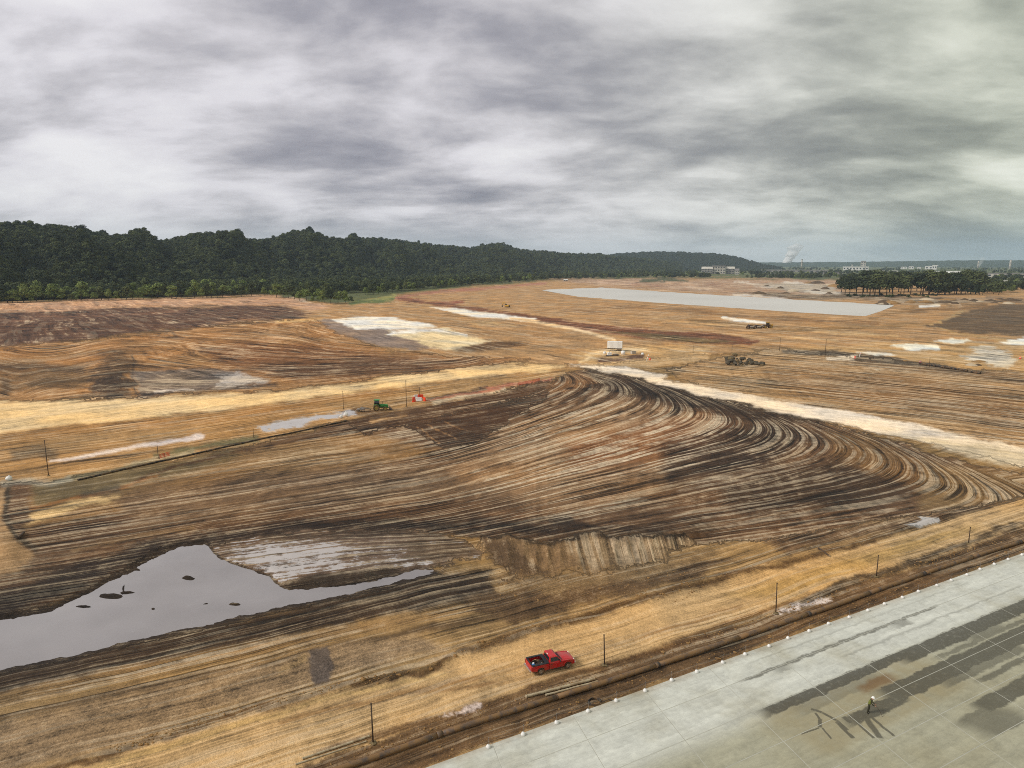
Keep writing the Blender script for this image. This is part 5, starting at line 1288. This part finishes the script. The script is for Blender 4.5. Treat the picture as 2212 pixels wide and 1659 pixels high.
# ------------------------------------------------------------------ buildings
def bld(px_, py_, w_px, h_px, depth, label, walls='conc', roofm='roof_white', gable=False, rz=None, name='building', rows=2, cols=5):
    x, y = G(px_, py_); d_ = math.hypot(x, y); w_ = w_px/F*d_; h = h_px/F*d_
    o = empty(name, (x, y, -.2), math.atan2(-x, y) if rz is None else rz, label=label, cat='building')
    hw = h*(.68 if gable else .92)
    MB().box((0, depth/2, hw/2), (w_, depth, hw)).build('wall', M[walls], o)
    if gable:
        MB().add([(-w_*.52, -depth*.04, hw), (w_*.52, -depth*.04, hw), (w_*.52, depth*1.04, hw), (-w_*.52, depth*1.04, hw), (-w_*.5, depth/2, h), (w_*.5, depth/2, h)], [(0, 1, 5, 4), (2, 3, 4, 5), (1, 2, 5), (3, 0, 4), (3, 2, 1, 0)]).build('roof', M[roofm], o)
    else: MB().box((0, depth/2, h*.96), (w_*1.02, depth*1.04, h*.1)).build('roof', M[roofm], o)
    if rows:
        cols = max(2, cols); ww = w_/cols*.5; wh = hw/rows*.42
        for r_ in range(rows):
            for c_ in range(cols): MB().box((-w_/2+(c_+.5)*w_/cols, -.12, (r_+.55)*hw/rows), (ww, .3, wh)).build('window', M['window'], o)
    return o
bld(1222, 607, 9, 4, 12, 'lone small white shed at the far edge of the tan field', 'conc', 'roof_white', True, name='shed', rows=1, cols=2)
bld(1527, 592, 22, 15, 30, 'grey-white plant building with gable, first of the industrial cluster below the far hill', 'conc_grey', 'conc', True, rows=3, cols=4)
bld(1552, 592, 26, 17, 40, 'largest pale block of the industrial cluster below the far hill', 'conc', 'roof_grey', False, rows=3, cols=5)
bld(1577, 592, 17, 15, 30, 'mid-sized grey building on the open side of the industrial cluster', 'conc_grey', 'conc', True, rows=3, cols=3)
bld(1592, 593, 8, 12, 20, 'narrow pale end building of the industrial cluster', 'conc', 'roof_grey', True, rows=2, cols=2)
bld(1462, 594, 6, 5, 12, 'tiny white house under the dark wooded slope', 'conc', 'roof_white', True, name='house', rows=1, cols=2)
for i, (px_, py_, w_, h_) in enumerate(((985,599,26,6),(1020,598,20,5),(1060,597,22,5),(1098,597,16,5),(828,606,6,5),(880,604,7,4))):
    bld(px_, py_, w_, h_, 15, ('long brown-roofed house at the foot of the wooded hill', 'brown-roofed house second along the hill foot', 'low pale house amid bright green lawns', 'low pale house ending the row below the hill', 'small pale house deep in the trees by the hill', 'small white house alone in the hedge trees')[i], 'conc', 'roof_brown' if i < 2 else 'roof_white', True, name='house', rows=1, cols=4)
bld(1720, 588, 130, 4.5, 40, 'long low warehouse with pale flat roof near the mast', 'conc_grey', 'conc', rows=1, cols=12, name='warehouse')
bld(1690, 595, 70, 3.5, 30, 'low dark-walled shed in front of the long warehouse', 'conc_grey', 'roof_grey', rows=1, cols=8, name='warehouse')
bld(1790, 593, 50, 5, 30, 'grey shed between warehouse and grove', 'conc_grey', 'roof_grey', rows=1, cols=6, name='warehouse')
bld(1848, 584, 44, 7, 60, 'white factory hall with tower and stack behind', 'roof_white', 'roof_white', rows=1, cols=8, name='factory')
bld(1864, 581, 9, 15, 30, 'pale square tower beside the white factory hall', 'conc', 'roof_grey', rows=4, cols=2, name='tower')
bld(1900, 588, 60, 3, 20, 'long thin pale roof just past the factory hall', 'conc', 'roof_white', rows=1, cols=8, name='warehouse')
for i, (px_, w_, h_) in enumerate(((1952,10,4),(1968,8,5),(1985,6,4),(2006,12,6),(2018,7,8))):
    bld(px_, 581+i*.3, w_, h_, 25, ('small white building, farthest from the domed tank in the distant row', 'small white building with squarish front in the distant row', 'tiniest white building of the distant row', 'wider white building beside the domed one', 'tall small white building ending the distant row')[i], 'roof_white', 'roof_white', rows=1, cols=2)
bld(2060, 597, 66, 9, 50, 'large pale hall rising behind the thick end of the grove', 'conc', 'roof_white', True, rows=2, cols=8, name='hall')
bld(2155, 599, 130, 7, 40, 'very long pale hall with dark lower band beyond the grove', 'conc', 'roof_grey', rows=1, cols=16, name='hall')
bld(2110, 606, 24, 4, 20, 'small pale shed in front of the very long hall', 'conc', 'roof_white', rows=1, cols=4, name='shed')
def stack(px_, py_, top, rpx, label, m_='conc', ball=False, name='chimney'):
    x, y = G(px_, py_); d_ = math.hypot(x, y); r_ = rpx/F*d_; b_ = (CY-top)/F; h = HC+(-SP+b_*CP)/(CP+b_*SP)*y
    o = empty(name, (x, y, 0), 0, label=label, cat='tower'); MB().tube([(0, 0, 0), (0, 0, h*.6), (0, 0, h)], [r_*1.3, r_, r_*.85], 12).build('shaft', M[m_], o)
    if ball: MB().ball((0, 0, h*.92), (r_*3, r_*3, h*.1), 14, 8).build('tank', M['white_paint'], o)
    else: MB().tube([(0, 0, h*.97), (0, 0, h)], r_*1.1, 12).build('rim', M['conc_grey'], o)
    for k in (.35, .7): MB().tube([(0, 0, h*k), (0, 0, h*(k+.015))], r_*1.35, 12).build('ring', M['conc_grey'], o)
stack(1731, 583, 560, 1.4, 'tall pale mast-like water tower above the long warehouse', ball=False, name='water_tower')
stack(1840, 583, 571, 1.0, 'slim pale stack behind the white factory hall'); stack(2112, 582, 563, 1.2, 'pale stack with thin steam beyond the grove'); stack(2181, 584, 561, 1.6, 'tallest pale stack standing over the very long hall')
stack(1868, 586, 576, .7, 'short dark stack by the factory hall', 'dark_metal'); stack(2022, 582, 573, 1.2, 'domed white tank tower ending the distant row', ball=True, name='water_tower')
# smoke
def plume(px_, py_, top, dxp, w0, w1, dens, label):
    x, y = G(px_, py_); d_ = math.hypot(x, y); s_ = d_/F; mb_ = MB(); n_ = 14; rg = random.Random(2)
    rings = []
    H_ = (py_-top)*s_
    for i in range(n_+1):
        f_ = i/n_; cxp = dxp*s_*(f_**.8)+rg.uniform(-.15, .15)*w1*s_*f_; r_ = (w0+(w1-w0)*f_**.7)*s_*(1-.45*max(0, f_-.8)/.2)
        rings.append([(cxp+r_*math.cos(a)*(1+.25*math.sin(3*a+i*1.7)), r_*math.sin(a), H_*f_) for a in np.linspace(0, 2*math.pi, 17)[:-1]])
    mb_.loft(rings, smooth=True)
    mb_ = MB(); rings = []
    for i in range(33):
        f_ = i/32; cx_ = dxp*s_*(f_**.8); r_ = (w0+(w1-w0)*f_**.7)*s_*(.75+.45*fbm(np.array([i*.55]), np.array([3.3]), 2)[0])*(1-.7*max(0, f_-.85)/.15)
        rings.append([(cx_+r_*math.cos(a_)*(.8+.5*fbm(np.array([math.cos(a_)*1.6+9]), np.array([i*.45]), 2)[0]), r_*math.sin(a_)*(.8+.5*fbm(np.array([math.sin(a_)*1.6+5]), np.array([i*.45+7]), 2)[0]), H_*f_) for a_ in np.linspace(0, 2*math.pi, 21)[:-1]])
    mb_.loft(rings, smooth=True)
    m_ = bpy.data.materials.new('steam'); m_.use_nodes = True; m_.node_tree.nodes.remove(m_.node_tree.nodes['Principled BSDF'])
    T = NT(m_.node_tree); df = T.n('ShaderNodeBsdfDiffuse'); tl_ = T.n('ShaderNodeBsdfTranslucent'); tp = T.n('ShaderNodeBsdfTransparent'); m1 = T.n('ShaderNodeMixShader'); m2 = T.n('ShaderNodeMixShader')
    df.inputs[0].default_value = tl_.inputs[0].default_value = (.96, .96, .95, 1); L_ = m_.node_tree.links.new
    L_(df.outputs[0], m1.inputs[1]); L_(tl_.outputs[0], m1.inputs[2]); m1.inputs[0].default_value = .35; L_(tp.outputs[0], m2.inputs[1]); L_(m1.outputs[0], m2.inputs[2])
    ox, oy, oz = T.xyz(T.obj()); T.put(m2.inputs[0], T.noise(T.obj(), .03, 4, .6).step(.25, .55, .55, 1.0)*dens*oz.step(0, H_, 1.0, .4)); L_(m2.outputs[0], m_.node_tree.nodes['Material Output'].inputs['Surface'])
    o = mb_.build('smoke_plume', m_, label=label, cat='smoke'); o.location = (x, y, 2)
plume(1692, 576, 531, 26, 6, 14, 1.0, 'white steam plume rising and drifting beyond the far hill')
plume(2112, 578, 560, 8, 1.5, 4, .25, 'faint thin steam rising from the pale stack beyond the grove')

# ------------------------------------------------------------------ air
hz = MB().box((0, 0, 190), (26000, 26000, 400)); m_ = bpy.data.materials.new('haze'); m_.use_nodes = True; m_.node_tree.nodes.remove(m_.node_tree.nodes['Principled BSDF'])
pvn = m_.node_tree.nodes.new('ShaderNodeVolumePrincipled'); pvn.inputs['Color'].default_value = (.66, .84, 1, 1); pvn.inputs['Density'].default_value = 5.5e-5
m_.node_tree.links.new(pvn.outputs[0], m_.node_tree.nodes['Material Output'].inputs['Volume'])
hz.build('haze', m_, kind='stuff', label='thin blue haze over the valley', cat='haze')
